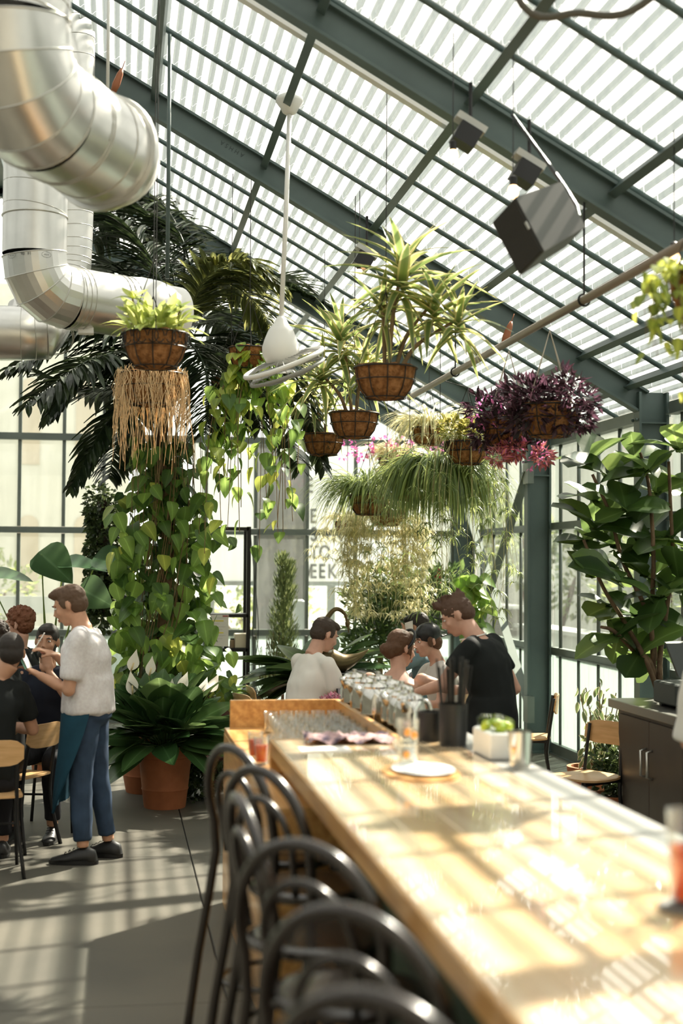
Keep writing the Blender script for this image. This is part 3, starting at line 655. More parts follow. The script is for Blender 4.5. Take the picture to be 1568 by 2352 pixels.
# ================================================================== BENTWOOD STOOLS
def stool(label):
    t = thing('bar_stool', (0, 0, 0), label, 'stool', 'dark bentwood stools along the bar')
    # faces +Y; back at -Y
    b = MB(); b.lathe((0, 0, .735), [(.10, 0), (.185, .002), (.20, .012), (.20, .028), (.185, .036), (.16, .032)], 36, sy=.98); b.build('seat', M_BENT, t, auto=40)
    P = []
    for i in range(25):                                     # outer hoop, runs down into the rear legs
        a = pi*i/24; P.append(V(-cos(a)*.20, -.185-.045*sin(a), .93+.225*sin(a)))
    P = [V(-.235, -.27, .0), V(-.215, -.22, .40), V(-.19, -.165, .76)]+P+[V(.19, -.165, .76), V(.215, -.22, .40), V(.235, -.27, .0)]
    b = MB(); b.tube(bez(P, 2), .0165, 10); b.build('back_hoop', M_BENT, t, smooth=True)
    P = [V(-.115, -.165, .77)]+[V(-cos(pi*i/16)*.125, -.19-.035*sin(pi*i/16), .92+.145*sin(pi*i/16)) for i in range(17)]+[V(.115, -.165, .77)]
    b = MB(); b.tube(bez(P, 2), .012, 8); b.build('inner_hoop', M_BENT, t, smooth=True)
    for s_ in (-1, 1): b = MB(); b.tube(bez([(s_*.135, .125, .74), (s_*.17, .165, .4), (s_*.205, .20, 0)], 5), [.017]*5+[.015]*6, 8); b.build('leg', M_BENT, t, smooth=True)
    b = MB(); b.torus((0, -.02, .33), .185, .011, n=30, m=7, sy=1.12); b.build('foot_ring', M_BENT, t, smooth=True)
    for s_ in (-1, 1): b = MB(); b.tube(bez([(s_*.15, .13, .60), (s_*.11, .06, .70), (s_*.02, 0, .73)], 4), .010, 7); b.build('brace', M_BENT, t, smooth=True)
    return t
ST = [(528, 1718, -62, 'farthest bentwood stool, its hoop against the wooden service well'), (590, 1768, -56, 'second bentwood stool counting back from the service well'), (545, 1832, -82, 'third bentwood stool, turned side-on so its hoop looks narrow'),
      (690, 1940, -40, 'fourth bentwood stool, with sun on its hoop, in the middle of the row'), (790, 2092, -38, 'fifth bentwood stool, with a strong white glint on its hoop'), (850, 2290, -38, 'nearest bentwood stool, cut off by the bottom edge')]
st0 = stool('')
for i, (px, py, rz, l) in enumerate(ST):
    q = aZ(px, py, 1.155); d = V(sin(rad(-rz)), cos(rad(-rz)), 0); c = V(q.x, q.y, 0)+d*.23
    if i == 0: st0.location = c; st0.rotation_euler = (0, 0, rad(rz)); st0['label'] = 'dark '+l; TREE[st0.name] = [(k_, []) for k_ in kids(st0)]
    else: copy_thing(st0, loc=c, rz=rad(rz), label='dark '+l)

# ================================================================== CAFE CHAIRS (plywood on black frame)
def cafe_chair():
    t = thing('cafe_chair', (0, 0, 0), '', 'chair', 'plywood cafe chairs')
    b = MB(); nx = 9
    def seat_ring(z, s_):
        P = []
        for i in range(28):
            a = 2*pi*i/28; x = .20*s_*math.copysign(abs(cos(a))**.5, cos(a)); y = .20*s_*math.copysign(abs(sin(a))**.5, sin(a)); P.append(V(x, y, z+.012*(y/.2)**2-.004))
        return P
    b.loft([seat_ring(.445, .95), seat_ring(.448, 1), seat_ring(.46, 1), seat_ring(.463, .95)]); b.build('seat', M_PLY, t, auto=40)
    b = MB(); rows = []
    for sgn in (0, 1):
        for i in range(11):
            u = -1+2*i/10; y = -.215-.03*(1-u*u)-.012*sgn; h = .075*(1-abs(u)**6*.5)
            rows.append((u*.19, y, h))
    f = [V(x, y, .72-h) for x, y, h in rows[:11]]; g = [V(x, y-.012, .72+h) for x, y, h in rows[:11]]
    f2 = [V(x, y, .72-h) for x, y, h in rows[11:]]; g2 = [V(x, y-.012, .72+h) for x, y, h in rows[11:]]
    b.loft([[f[i], g[i], g2[i], f2[i]] for i in range(11)]); b.build('backrest', M_PLY, t, auto=50)
    for s_ in (-1, 1):
        b = MB(); b.tube(bez([(s_*.19, .18, .0), (s_*.165, .15, .43)], 2), .011, 7); b.build('leg', M_BLACK, t, smooth=True)
        b = MB(); b.tube(bez([(s_*.20, -.23, 0), (s_*.165, -.17, .30), (s_*.155, -.185, .5), (s_*.15, -.225, .77)], 4), .011, 7, flat=1.2); b.build('leg', M_BLACK, t, smooth=True)
        b = MB(); b.bar((s_*.165, .16, .435), (s_*.16, -.175, .435), .018, .02); b.build('seat_rail', M_BLACK, t)
    b = MB(); b.tube([(-.17, .16, .25), (.17, .16, .25)], .008, 6); b.build('stretcher', M_BLACK, t)
    return t
cc = cafe_chair(); TREE[cc.name] = [(k_, []) for k_ in kids(cc)]; first = [True]
def put_chair(x, y, rz, label):
    if first[0]: first[0] = False; cc.location = (x, y, 0); cc.rotation_euler = (0, 0, rad(rz)); cc['label'] = label; return cc
    return copy_thing(cc, loc=(x, y, 0), rz=rad(rz), label=label)
def table(x, y, w, d, label, h=.75, m=None):
    t = thing('cafe_table', (x, y, 0), label, 'table')
    b = MB(); b.rbox((x-w/2, y-d/2, h-.03), (x+w/2, y+d/2, h), .006); b.build('tabletop', m or M_WOOD, t)
    b = MB(); b.tube([(x, y, .02), (x, y, h-.03)], .035, 12); b.build('pedestal', M_BLACK, t)
    b = MB(); b.rbox((x-.25, y-.03, 0), (x+.25, y+.03, .02), .004); b.rbox((x-.03, y-.25, 0), (x+.03, y+.25, .021), .004); b.build('foot', M_BLACK, t)
    return t
q = aZ(1338, 1782, .46); put_chair(q.x, q.y, 118, 'empty plywood chair beside the brown counter with sun on its seat')
RC = C.objects[cc.name]
# ================================================================== BACK COUNTER (right)
kc = thing('side_cabinet', (3.5, 7.9, 0), 'brown cabinet with steel worktop and two doors against the glass', 'cabinet')
M_CAB = mat('brown_metal', (.10, .075, .06), .4, .3, .5, .15, 4)
X0, X1, Y0, Y1 = 3.17, 3.72, 5.6, 8.93
b = MB(); b.rbox((X0+.05, Y0, .08), (X1, Y1-.06, .89), .004); b.build('carcass', M_CAB, kc)
b = MB(); b.rbox((X0, Y0, .89), (X1+.03, Y1, .945), .004); b.build('worktop', mat('dark_steel', (.28, .27, .25), .3, .8), kc)
b = MB(); b.box((X0+.08, Y0, 0), (X1-.03, Y1-.1, .08)); b.build('plinth', M_BLACK, kc)
for i in range(6):
    y1 = Y1-.12-.52*i; y0 = y1-.515
    b = MB(); b.rbox((X0+.034, y0, .11), (X0+.052, y1, .86), .004); d_ = b.build('door', M_CAB, kc)
    yh = (y0+.05) if i % 2 == 0 else (y1-.05)
    b = MB(); b.tube([(X0+.034, yh, .52), (X0, yh, .53), (X0, yh, .68), (X0+.034, yh, .69)], .008, 8); b.build('handle', M_ALU, d_, smooth=True)
# till on the worktop
q = aZ(1490, 1625, .945); ty = q.y; tx = 3.50
t = thing('cash_register', (tx, ty, .945), 'dark cash register with tilted screen on the steel worktop', 'register')
M_TILL = mat('till_grey', (.035, .04, .038), .5)
b = MB(); b.rbox((tx-.20, ty-.20, .965), (tx+.19, ty+.16, 1.10), .01); b.build('drawer', M_TILL, t)
b = MB(); b.rbox((tx-.17, ty-.2, .945), (tx-.13, ty-.16, .966), .004); b.rbox((tx+.13, ty-.2, .945), (tx+.17, ty-.16, .966), .004); b.rbox((tx-.17, ty+.1, .945), (tx+.17, ty+.14, .966), .004); b.build('foot', M_BLACK, t)
b = MB(); b.obox((tx-.02, ty-.02, 1.24), V(.14, .02, 0), V(0, .02, .005), V(-.02, .05, .10)); b.build('screen', M_TILL, t)
b = MB(); b.obox((tx-.02, ty-.04, 1.20), V(.04, .003, 0), V(0, .002, .0), V(0, 0, .02)); b.build('sticker', M_WHITE, t)
b = MB(); b.tube([(tx, ty+.02, 1.09), (tx, ty+.01, 1.2)], .03, 10); b.build('stand', M_BLACK, t)
q = V(3.42, ty-.55, .945); b = MB(); b.lathe(q, [(.045, 0), (.055, .03), (.06, .10), (.05, .15), (.055, .20), (.05, .2), (.04, .02)], 22); tag(b.build('wooden_cup', mat('woven_wood', (.45, .24, .11), .7, 0, .3, .4, 60, stretch=(1, 1, 4), bump=.3), None, auto=50, loc=q), 'tan woven cup next to the cash register', 'cup')

# tables and chairs for the diners
table(1.80, 10.2, 1.0, .8, 'diners table behind the steel pitchers, set with salad and laptop', m=mat('table_pale', (.62, .52, .38), .35, 0, .5, .1, 5))
def at_px(px, py, Y): return aY(px, py, Y)
def sit(px, Y, az, label, back=.06):
    a = rad(az); x = aY(px, 1500, Y).x; put_chair(x-sin(a)*back, Y-cos(a)*back, -az, label)
sit(695, 10.15, 62, 'plywood chair holding the man in the white t-shirt')
put_chair(aY(618, 1500, 11.2).x, 11.2, -70, 'plywood chair seen edge-on just behind the white t-shirt man')
put_chair(aY(640, 1500, 11.85).x, 11.85, -85, 'second edge-on plywood chair, closer to the shelf unit')
sit(905, 9.25, 18, 'plywood chair under the woman with the bun')
sit(988, 11.2, -62, 'plywood chair of the man talking on the phone')
sit(1028, 10.2, -98, 'plywood chair of the woman in the black cap')
q = aZ(1205, 1690, .46); put_chair(q.x, q.y, 75, 'orange-toned plywood chair beside the steel column, behind the black-shirted server')
table(-1.16, 9.6, 1.1, .8, 'table of the seated party beside the standing waiter', m=mat('table_dark', (.12, .08, .05), .4))
sit(118, 9.9, 192, 'plywood chair of the bearded man, its seat edge showing by the waiter')
sit(66, 10.75, -70, 'plywood chair of the auburn-haired man')
sit(-26, 8.62, -8, 'plywood chair of the black-shirted diner seen from behind')
sit(16, 9.35, -60, 'plywood chair under the curly-haired diner, tucked in close')

P_ = [aY(1090, -30, 5.6), aY(1200, 12, 5.5), aY(1330, 30, 5.4), aY(1450, 25, 5.3), aY(1600, 10, 5.2)]; P_[0].z = ZR(P_[0].x)-.03; P_[-1].z = ZR(P_[-1].x)-.03
b = MB(); b.tube(bez(P_, 6), .016, 8); tag(b.build('roof_hose', mat('dark_hose', (.10, .09, .07), .6), None, smooth=True, loc=P_[0]), 'dark hose looped under the roof sheets at the top edge', 'hose')
# ================================================================== DUCTS
def hdir(px): d = ray(px, 1296); return V(d.x, d.y, 0).normalized()
def duct_path(P, r, n=28):
    b = MB(); b.tube(P, r, n, cap=False); b.k = 0; return b
def ring_on(p, d, r, t=.006): b = MB(); b.torus(p, r, t, axis=d, n=40, m=6); return b
def fillet(A, B, Cc, rad_, n=5):
    """round corner at B"""
    A, B, Cc = Vector(A), Vector(B), Vector(Cc); u = (A-B).normalized(); v = (Cc-B).normalized(); ang = u.angle(v); d = rad_/math.tan(ang/2)
    p, q = B+u*d, B+v*d; out = []
    for i in range(n+1):
        t = i/n; out.append(p*(1-t)**2+B*2*t*(1-t)+q*t*t)
    return out
# big duct nearest the camera
D1 = hdir(1737); E1 = aY(238, 352, 7.0); rr = .265
S1 = E1-D1*2.0
for i in range(40):
    S1 = E1-D1*(.4+.06*i); v = S1-CO
    if 784+FP*v.dot(CR)/v.dot(_f) < 25: break
d1 = thing('air_duct', S1, 'largest galvanised air duct, nearest the camera, with a bulging white end', 'duct')
top = V(S1.x, S1.y, ZR(S1.x)-.02)
fil = fillet(top, S1, E1, .30, 4)
b = MB(); b.tube([top, fil[0]], rr, 32, cap=False); b.build('riser', M_ALU, d1, smooth=True)
b = MB(); b.tube(fil, rr, 32, cap=False); b.build('elbow', M_ALU, d1, auto=12)
b = MB(); b.tube([fil[-1], E1], rr, 32, cap=False); b.build('pipe', M_ALU, d1, smooth=True)
for i in range(22):
    z = fil[0].z+.02+(top.z-fil[0].z)*i/22
    b = MB(); b.torus((S1.x, S1.y, z), rr+.001, .004, axis=V(.12, .05, 1), n=36, m=5); b.build('spiral_seam', M_SEAM, d1, smooth=True)
for p in fil: b = ring_on(p, (fil[min(fil.index(p)+1, len(fil)-1)]-fil[max(fil.index(p)-1, 0)]).normalized(), rr+.001, .005); b.build('seam', M_SEAM, d1, smooth=True)
for f in (.30, .34, .72): b = ring_on(fil[-1]+(E1-fil[-1])*f, D1, rr+.001, .004); b.build('seam', M_SEAM, d1, smooth=True)
b = MB(); b.lathe(E1, [(rr, -.03), (rr+.022, -.03), (rr+.026, 0), (rr+.02, .02), (rr-.01, .02)], 36, False, False, axis=D1); b.build('flange', M_ALU, d1, auto=40)
b = MB(); b.lathe(E1, [(rr-.005, .02), (rr-.012, .10), (rr-.04, .17), (rr-.10, .21), (.01, .22)], 32, False, True, axis=D1); b.build('end_cap', mat('cap_white', (.84, .83, .80), .35), d1, smooth=True)
# middle duct with the elbow, above the first basket
D2 = hdir(4200); r2 = .20
C2 = aY(78, 672, 9.1); E2 = C2+D2*.55; dd = 0
for i in range(60):
    E2 = C2+D2*(.3+.05*i); v = E2-CO
    if 784+FP*v.dot(CR)/v.dot(_f) > 283: break
d2 = thing('air_duct', C2, 'galvanised air duct with gored elbow ending above the first hanging basket', 'duct')
top = V(C2.x, C2.y, ZR(C2.x)-.02); fil = fillet(top, C2, E2, .24, 4)
b = MB(); b.tube([top, fil[0]], r2, 28, cap=False); b.build('riser', M_ALU, d2, smooth=True)
b = MB(); b.tube(fil, r2, 28, cap=False); b.build('elbow', M_ALU, d2, auto=12)
b = MB(); b.tube([fil[-1], E2], r2, 28, cap=False); b.build('pipe', M_ALU, d2, smooth=True)
for i in range(14):
    z = fil[0].z+.28+(top.z-fil[0].z)*i/14
    if z < top.z-.02: b = MB(); b.torus((C2.x, C2.y, z), r2+.001, .003, axis=V(.15, .05, 1), n=32, m=5); b.build('spiral_seam', M_SEAM, d2, smooth=True)
for p in fil: b = ring_on(p, (fil[min(fil.index(p)+1, 4)]-fil[max(fil.index(p)-1, 0)]).normalized(), r2+.001, .004); b.build('seam', M_SEAM, d2, smooth=True)
for f in (.06, .14, .22, .82, .9): b = ring_on(fil[-1]+(E2-fil[-1])*f, D2, r2+.001, .003); b.build('seam', M_SEAM, d2, smooth=True)
b = MB(); b.torus((C2.x, C2.y, fil[0].z+.24), r2+.002, .006, n=36, m=6); b.build('clamp_band', M_SEAM, d2, smooth=True)
b = MB(); b.lathe(E2, [(r2+.002, 0), (r2+.012, .10), (r2+.01, .22), (r2-.01, .32), (r2-.01, .42), (r2-.06, .46), (.01, .47)], 30, False, True, axis=D2); b.build('end_cap', mat('cap_white', (.84, .83, .80)), d2, auto=40)
def duct_text(txt, px, py, h_, ring=False):
    cu = bpy.data.curves.new('stamp', 'FONT'); cu.body = txt; cu.size = h_/.7; cu.align_x = 'CENTER'; cu.align_y = 'CENTER'
    t_ = bpy.data.objects.new('tmp', cu); C.objects.link(t_); bpy.context.view_layer.update()
    me = bpy.data.meshes.new_from_object(t_.evaluated_get(bpy.context.evaluated_depsgraph_get())); bpy.data.objects.remove(t_)
    vw = V(-C2.x, -C2.y, 0).normalized(); th0 = math.atan2(vw.y, vw.x)+math.asin(max(-.98, min(.98, (px-72)/3266.7*9.1/r2))); z0 = aY(px, py, 9.1-r2).z
    P2 = [(v.co.x, v.co.y) for v in me.vertices]; b = MB()
    def mp(x, y, rr_=r2+.0025): x, y = -x, -y; a_ = th0+x/r2; return V(C2.x+cos(a_)*rr_, C2.y+sin(a_)*rr_, z0+y)
    k = b.pts([mp(*p_) for p_ in P2])
    for f in me.polygons: b.face([k+i_ for i_ in f.vertices])
    bpy.data.meshes.remove(me)
    if ring: b.tube([mp(cos(q_)*.030, sin(q_)*.018) for q_ in [2*pi*i_/24 for i_ in range(25)]], .0007, 4)
    b.build('stamp', mat('stamp_grey', (.12, .12, .11), .6), d2)
duct_text('06', 46, 581, .018); duct_text('14', 61, 581, .018); duct_text('26 GA', 23, 583, .009, True); duct_text('26 GA', 98, 583, .009, True)
b = MB(); q = aY(197, 757, 9.3); b.rbox(q-V(.05, .04, .03), q+V(.05, .04, .03), .004); b.build('junction_box', M_WHITE, d2)
# spiral duct behind
P3 = [aY(150, 380, 10.2), aY(150, 560, 10.2), aY(128, 670, 10.15), aY(70, 735, 10.1), aY(-80, 765, 10.0), V(XL+.01, 10.1, aY(-80, 765, 10.0).z)]
P3[0].z = ZR(P3[0].x)-.02; P3[0].x = P3[1].x; P3[0].y = P3[1].y
d3 = thing('air_duct', P3[1], 'spiral-wound air duct curving behind the elbowed one', 'duct')
bb = bez(P3, 6); b = MB(); b.tube(bb, .19, 26, cap=False); b.build('pipe', M_ALU, d3, smooth=True)
for i in range(len(bb)*2-2):
    k, f = divmod(i, 2); p = bb[k].lerp(bb[k+1], f/2); d = (bb[k+1]-bb[k]).normalized()+V(.15, 0, .02)
    b = ring_on(p, d, .191, .003); b.build('spiral_seam', M_SEAM, d3, smooth=True)

# ================================================================== FAN
fm = aY(665, 222, 9.0); fm.z = ZR(fm.x)-.10; fb = aY(645, 745, 9.0)
fan = thing('hanging_fan', fm, 'white caged fan hanging on a long thin rod from the roof', 'fan')
b = MB(); b.lathe(fm, [(.03, .08), (.085, .05), (.09, .02), (.06, -.02), (.045, -.05), (.03, -.06)], 20); b.build('mount', M_WHITE, fan, smooth=True)
b = MB(); b.tube([fm-V(0, 0, .05), fm.lerp(fb, .5)+V(.004, 0, 0), fb], .0155, 10); b.build('rod', M_WHITE, fan, smooth=True)
b = MB(); b.lathe(fb, [(.022, .05), (.035, .03), (.05, 0), (.075, -.03), (.085, -.05), (.105, -.10), (.12, -.15), (.118, -.20), (.09, -.25), (.02, -.27)], 24); b.build('motor', M_WHITE, fan, smooth=True)
ax = V(-.38, -.20, .90).normalized(); fc = aY(655, 843, 9.0)
b = MB(); b.torus(fc+ax*.028, .262, .016, axis=ax, n=48, m=8); b.build('cage_rim', M_WHITE, fan, smooth=True)
M_GREY = mat('fan_grey', (.30, .30, .28), .5)
b = MB(); b.torus(fc-ax*.035, .245, .012, axis=ax, n=48, m=8); b.build('cage_rim', M_GREY, fan, smooth=True)
b = MB(); X_ = ax.orthogonal().normalized(); Y_ = ax.cross(X_)
for i in range(28):
    a = 2*pi*i/28; d = X_*cos(a)+Y_*sin(a); b.tube([fc+d*.05+ax*.06, fc+d*.18+ax*.055, fc+d*.262+ax*.02, fc+d*.245-ax*.04, fc+d*.15-ax*.07, fc+d*.04-ax*.075], .0022, 4)
b.build('cage_wires', M_GREY, fan)
for i in range(4):
    a = 2*pi*i/4+.5; d = X_*cos(a)+Y_*sin(a); e = ax.cross(d); b = MB()
    b.loft([[fc+d*t-e*w_+ax*(.015), fc+d*t+e*w_-ax*(.015), fc+d*t+e*w_-ax*(.019), fc+d*t-e*w_+ax*.011] for t, w_ in ((.03, .03), (.10, .06), (.19, .075), (.225, .05))]); b.build('blade', M_GREY, fan)
b = MB(); b.ell(fc, .055, .055, .04); b.build('hub', M_GREY, fan, smooth=True)

# ================================================================== HANGING PIPE, SPEAKER, SPOTS
pa, pb = aX(985, 888, 2.5), aX(1568, 562, 2.5); dpp = (pb-pa).normalized()
b = MB(); b.tube([pa-dpp*.8, pb+dpp*2.5], .024, 12); b.tube([pa-dpp*.78+V(.03, 0, .03), pb+dpp*2.45+V(.03, 0, .03)], .010, 8)
tag(b.build('hanging_pipe', mat('tan_pipe', (.28, .23, .18), .5, .3), None, smooth=True, loc=pa), 'long tan pipe slung under the roof, carrying the purple-leaved baskets', 'pipe')
PIPE = lambda Y: pa+dpp*((Y-pa.y)/dpp.y)
for i, (Y, ) in enumerate(((10.42,), (7.42,))):
    p = PIPE(Y); b = MB(); b.tube([p, V(p.x, p.y, ZR(p.x)-.22)], .006, 6); b.torus(p, .032, .006, axis=dpp, n=16, m=5)
    tag(b.build('pipe_hanger', M_BLACK, None, loc=p), ('thin black pipe hanger by the hanging baskets', 'black pipe hanger above the bar')[i], 'hanger')
c_ = aY(1184, 452, 6.0); e1_, e2_, e3_ = aY(1250, 577, 5.92)-c_, aY(1131, 510, 6.16)-c_, aY(1289, 417, 6.16)-c_
spk = thing('speaker', c_, 'black box loudspeaker tilted under the nearest rafter', 'speaker')
def pbox(mb, o, a, b_, c, taper=1):
    k = mb.pts([o, o+a, o+a+b_, o+b_, o+c*1, o+a*taper+c, o+a*taper+b_*taper+c, o+b_*taper+c])
    for f in ((0, 3, 2, 1), (4, 5, 6, 7), (0, 1, 5, 4), (1, 2, 6, 5), (2, 3, 7, 6), (3, 0, 4, 7)): mb.face([k+i for i in f])
b = MB(); pbox(b, c_, e1_, e2_, e3_, .86); b.build('cabinet', mat('speaker_black', (.075, .078, .07), .55), spk)
nrm = -e3_.normalized(); b = MB(); pbox(b, c_+e1_*.03+e2_*.03, e1_*.94, e2_*.94, nrm*.012, 1); b.build('grille', mat('grille_black', (.02, .018, .014), .8, bump=.5, bscale=200), spk)
b = MB(); m_ = c_+e1_*.5+e2_*.04+nrm*.013; b.obox(m_, e1_.normalized()*.018, e2_.normalized()*.006, nrm*.002); b.build('badge', M_SEAM, spk)
ctr = c_+(e1_+e2_+e3_)*.5
for s_ in (0, 1): b = MB(); b.tube(bez([ctr+e3_*.45, ctr+e3_*.7+V(.02, 0, .05), V(ctr.x+.12, ctr.y+.9, ZR(ctr.x+.12)-.22)], 4), .010, 7); b.build('bracket', M_BLACK, spk) if s_ == 0 else None
def spot(px, py, Y, label):
    q = aY(px, py, Y); t = thing('spotlight', q, label, 'lamp', 'spotlights under the rafters'); d = SLV
    b = MB(); b.obox(q, d*.085, V(0, .045, 0), SNV*.018); b.build('gear_box', mat('lamp_grey', (.55, .55, .52), .5), t)
    b = MB(); b.obox(q-V(.03, .02, .075), d*.06, V(0, .06, 0), SNV*.05); b.build('housing', M_BLACK, t)
    b = MB(); b.tube([q+SNV*.0, V(q.x, q.y, ZR(q.x)-.2)], .01, 6); b.build('stem', M_BLACK, t)
spot(1080, 285, 7.0, 'square black spotlight with pale gear box, upper one on the nearest rafter')
spot(1215, 370, 7.0, 'square black spotlight between the upper one and the loudspeaker')
spot(842, 578, 9.9, 'small dark spotlight half hidden behind the dracaena crown')
M_BULB = mat('bulb_glow', (1, .55, .25), .3, emit=5)
for i, (px, py, Y, l) in enumerate(((1178, 440, 6.6, 'glowing orange bulb beside the loudspeaker'), (1040, 358, 6.9, 'bright warm bulb under the upper spotlight'), (825, 628, 9.9, 'pinkish glowing bulb left of the dracaena crown'), (1548, 592, 6.5, 'warm bulb near the hanging pipe at the picture edge'))):
    q = aY(px, py, Y); t = thing('light_bulb', q, l, 'lamp', 'warm bulbs hanging from the roof')
    b = MB(); b.ell(q, .028, .028, .036, 12, 8); b.build('bulb', M_BULB, t, smooth=True)
    b = MB(); b.lathe(q, [(.018, .03), (.02, .07), (.006, .08)], 10); b.build('socket', M_BLACK, t, auto=40)
    b = MB(); b.tube([q+V(0, 0, .07), V(q.x, q.y, ZR(q.x)-.05)], .003, 5); b.build('flex', M_BLACK, t)
for px, Y, y1, l in ((247, 8.6, 215, 'white drop rod in front of the second rafter'), (384, 9.2, 640, 'dark steel drop rod behind the first hanging basket')):
    q = aY(px, y1, Y); b = MB(); b.tube([q, V(q.x, q.y, ZR(q.x)-.04)], .010 if px == 247 else .013, 8)
    tag(b.build('drop_rod', M_WHITE if px == 247 else M_STEEL, None, smooth=True, loc=q), l, 'rod')
# wooden pegs tied under the rafters
for px, py, Y, l in ((270, 185, 9.9, 'reddish wooden peg tied under the second rafter'), (1165, 765, 9.9, 'reddish wooden peg tied to the hanging pipe')):
    q = aY(px, py, Y); b = MB(); d = V(.35, 0, 1).normalized(); b.tube([q-d*.085, q-d*.03, q+d*.05, q+d*.09], [.02, .028, .022, .01], 8); b.tube([q+d*.09, q+d*.15], .003, 4)
    tag(b.build('wooden_peg', mat('red_wood', (.35, .12, .05), .6), None, smooth=True, loc=q), l, 'peg')

# ================================================================== LEAF SHAPES
def leaf(name, wf, m, n=7, droop=.2, fold=.12, wav=0, petiole=0, twist=0):
    """blade from y=petiole to 1; wf(t) is the half width"""
    b = MB(); L_, M_, R_ = [], [], []
    for i in range(n+1):
        t = (i/n)**1.2; y = petiole+(1-petiole)*t; z = -droop*y*y; h = wf(t); lift = fold*h+wav*sin(t*9)*h
        L_.append(V(-h, y, z+lift)); M_.append(V(0, y, z)); R_.append(V(h, y, z+lift-wav*2*sin(t*9)*h))
    b.strip3(L_, M_, R_)
    if petiole: b.tube([V(0, 0, 0), V(0, petiole*.5, -droop*petiole*petiole*.2), V(0, petiole, -droop*petiole**2)], .012, 4)
    return b.mesh(name, m, smooth=True)
heart = lambda t: .40*max(0, sin(pi*min(1, max(0, t))**.56))**.85+.0005
lance = lambda t: .185*sin(pi*min(1, t*.93+.05))**.9
strapf = lambda t: .058*(min(1, t*8+.5))*(1-t**3.5)+.0008
fidd = lambda t: (.14+.21*sin(pi*min(1, max(0, (t-.22)/.9)))+.02*sin(t*13))*(1-max(0, (t-.86)/.14)**2)**.5*min(1, t*7+.12)
oval = lambda t: .24*sin(pi*min(1, t*.95+.03))**.8
M_POTH = leafmat('pothos_leaf', (.10, .28, .018), (.075, .22, .015), rnd=.6, trans=.45)
M_POTHY = leafmat('pothos_yellow_leaf', (.28, .42, .02), (.20, .33, .015), rnd=.4, trans=.45)
M_LILY = leafmat('lily_leaf', (.038, .13, .026), (.028, .10, .02), rnd=.4, rough=.25, trans=.22)
M_FIDD = leafmat('fiddle_leaf', (.045, .13, .014), (.034, .105, .014), rnd=.6, rough=.32, trans=.42)
M_DRAC = leafmat('dracaena_leaf', (.09, .19, .03), (.12, .22, .04), edge=(.42, .44, .13), rnd=.3, trans=.45, vein=0)
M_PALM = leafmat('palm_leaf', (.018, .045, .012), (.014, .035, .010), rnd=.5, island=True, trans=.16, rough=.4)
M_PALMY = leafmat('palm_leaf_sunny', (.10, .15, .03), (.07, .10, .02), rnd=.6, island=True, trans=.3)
M_SPID = leafmat('spider_leaf', (.42, .48, .20), (.38, .44, .16), edge=(.72, .70, .44), rnd=.4, island=True, trans=.4)
M_SPIDG = leafmat('grass_leaf', (.11, .20, .035), (.14, .25, .05), rnd=.5, island=True, trans=.38)
M_PURP = leafmat('purple_leaf', (.055, .018, .022), (.040, .014, .016), rnd=.8, island=True, trans=.35)
M_SMALL = leafmat('small_leaf', (.035, .075, .018), (.025, .06, .012), rnd=.6, island=True, trans=.25)
M_VARI = leafmat('variegated_leaf', (.10, .19, .05), (.12, .20, .05), edge=(.55, .52, .32), rnd=.3, trans=.35, vein=0)
M_CONI = leafmat('conifer_leaf', (.17, .26, .08), (.12, .20, .06), rnd=.5, island=True, trans=.2, rough=.6)
M_SPATHE = mat('white_spathe', (.85, .80, .72), .5, trans=.3)
M_BASK = leafmat('basket_leaf', (.20, .34, .05), (.26, .38, .08), rnd=.4, trans=.45)
hearts = [leaf('leaf', heart, M_POTH, 8, dr, .2, petiole=.0) for dr in (.05, .3, .6)]
heartsy = [leaf('leaf', heart, M_POTHY, 8, dr, .2) for dr in (.1, .4)]
lilies = [leaf('leaf', lance, M_LILY, 10, dr, .25, .03, petiole=.42) for dr in (.35, .75, 1.15)]
fidds = [leaf('leaf', fidd, M_FIDD, 10, dr, .22, .05) for dr in (.02, .22, .45)]
dracs = [leaf('leaf', strapf, M_DRAC, 9, dr, .5) for dr in (.15, .5, .95)]
varis = [leaf('leaf', oval, M_VARI, 5, dr, .2) for dr in (.1, .5)]
basks = [leaf('leaf', lance, M_BASK, 6, dr, .2) for dr in (.1, .6)]
for l_ in dracs: pass
LEAFN = {}
def put_leaf(par, meshes, p, d, up, s, sx=None):
    return inst('leaf', R.choice(meshes), par, mtx(p, d, up, s, sx))

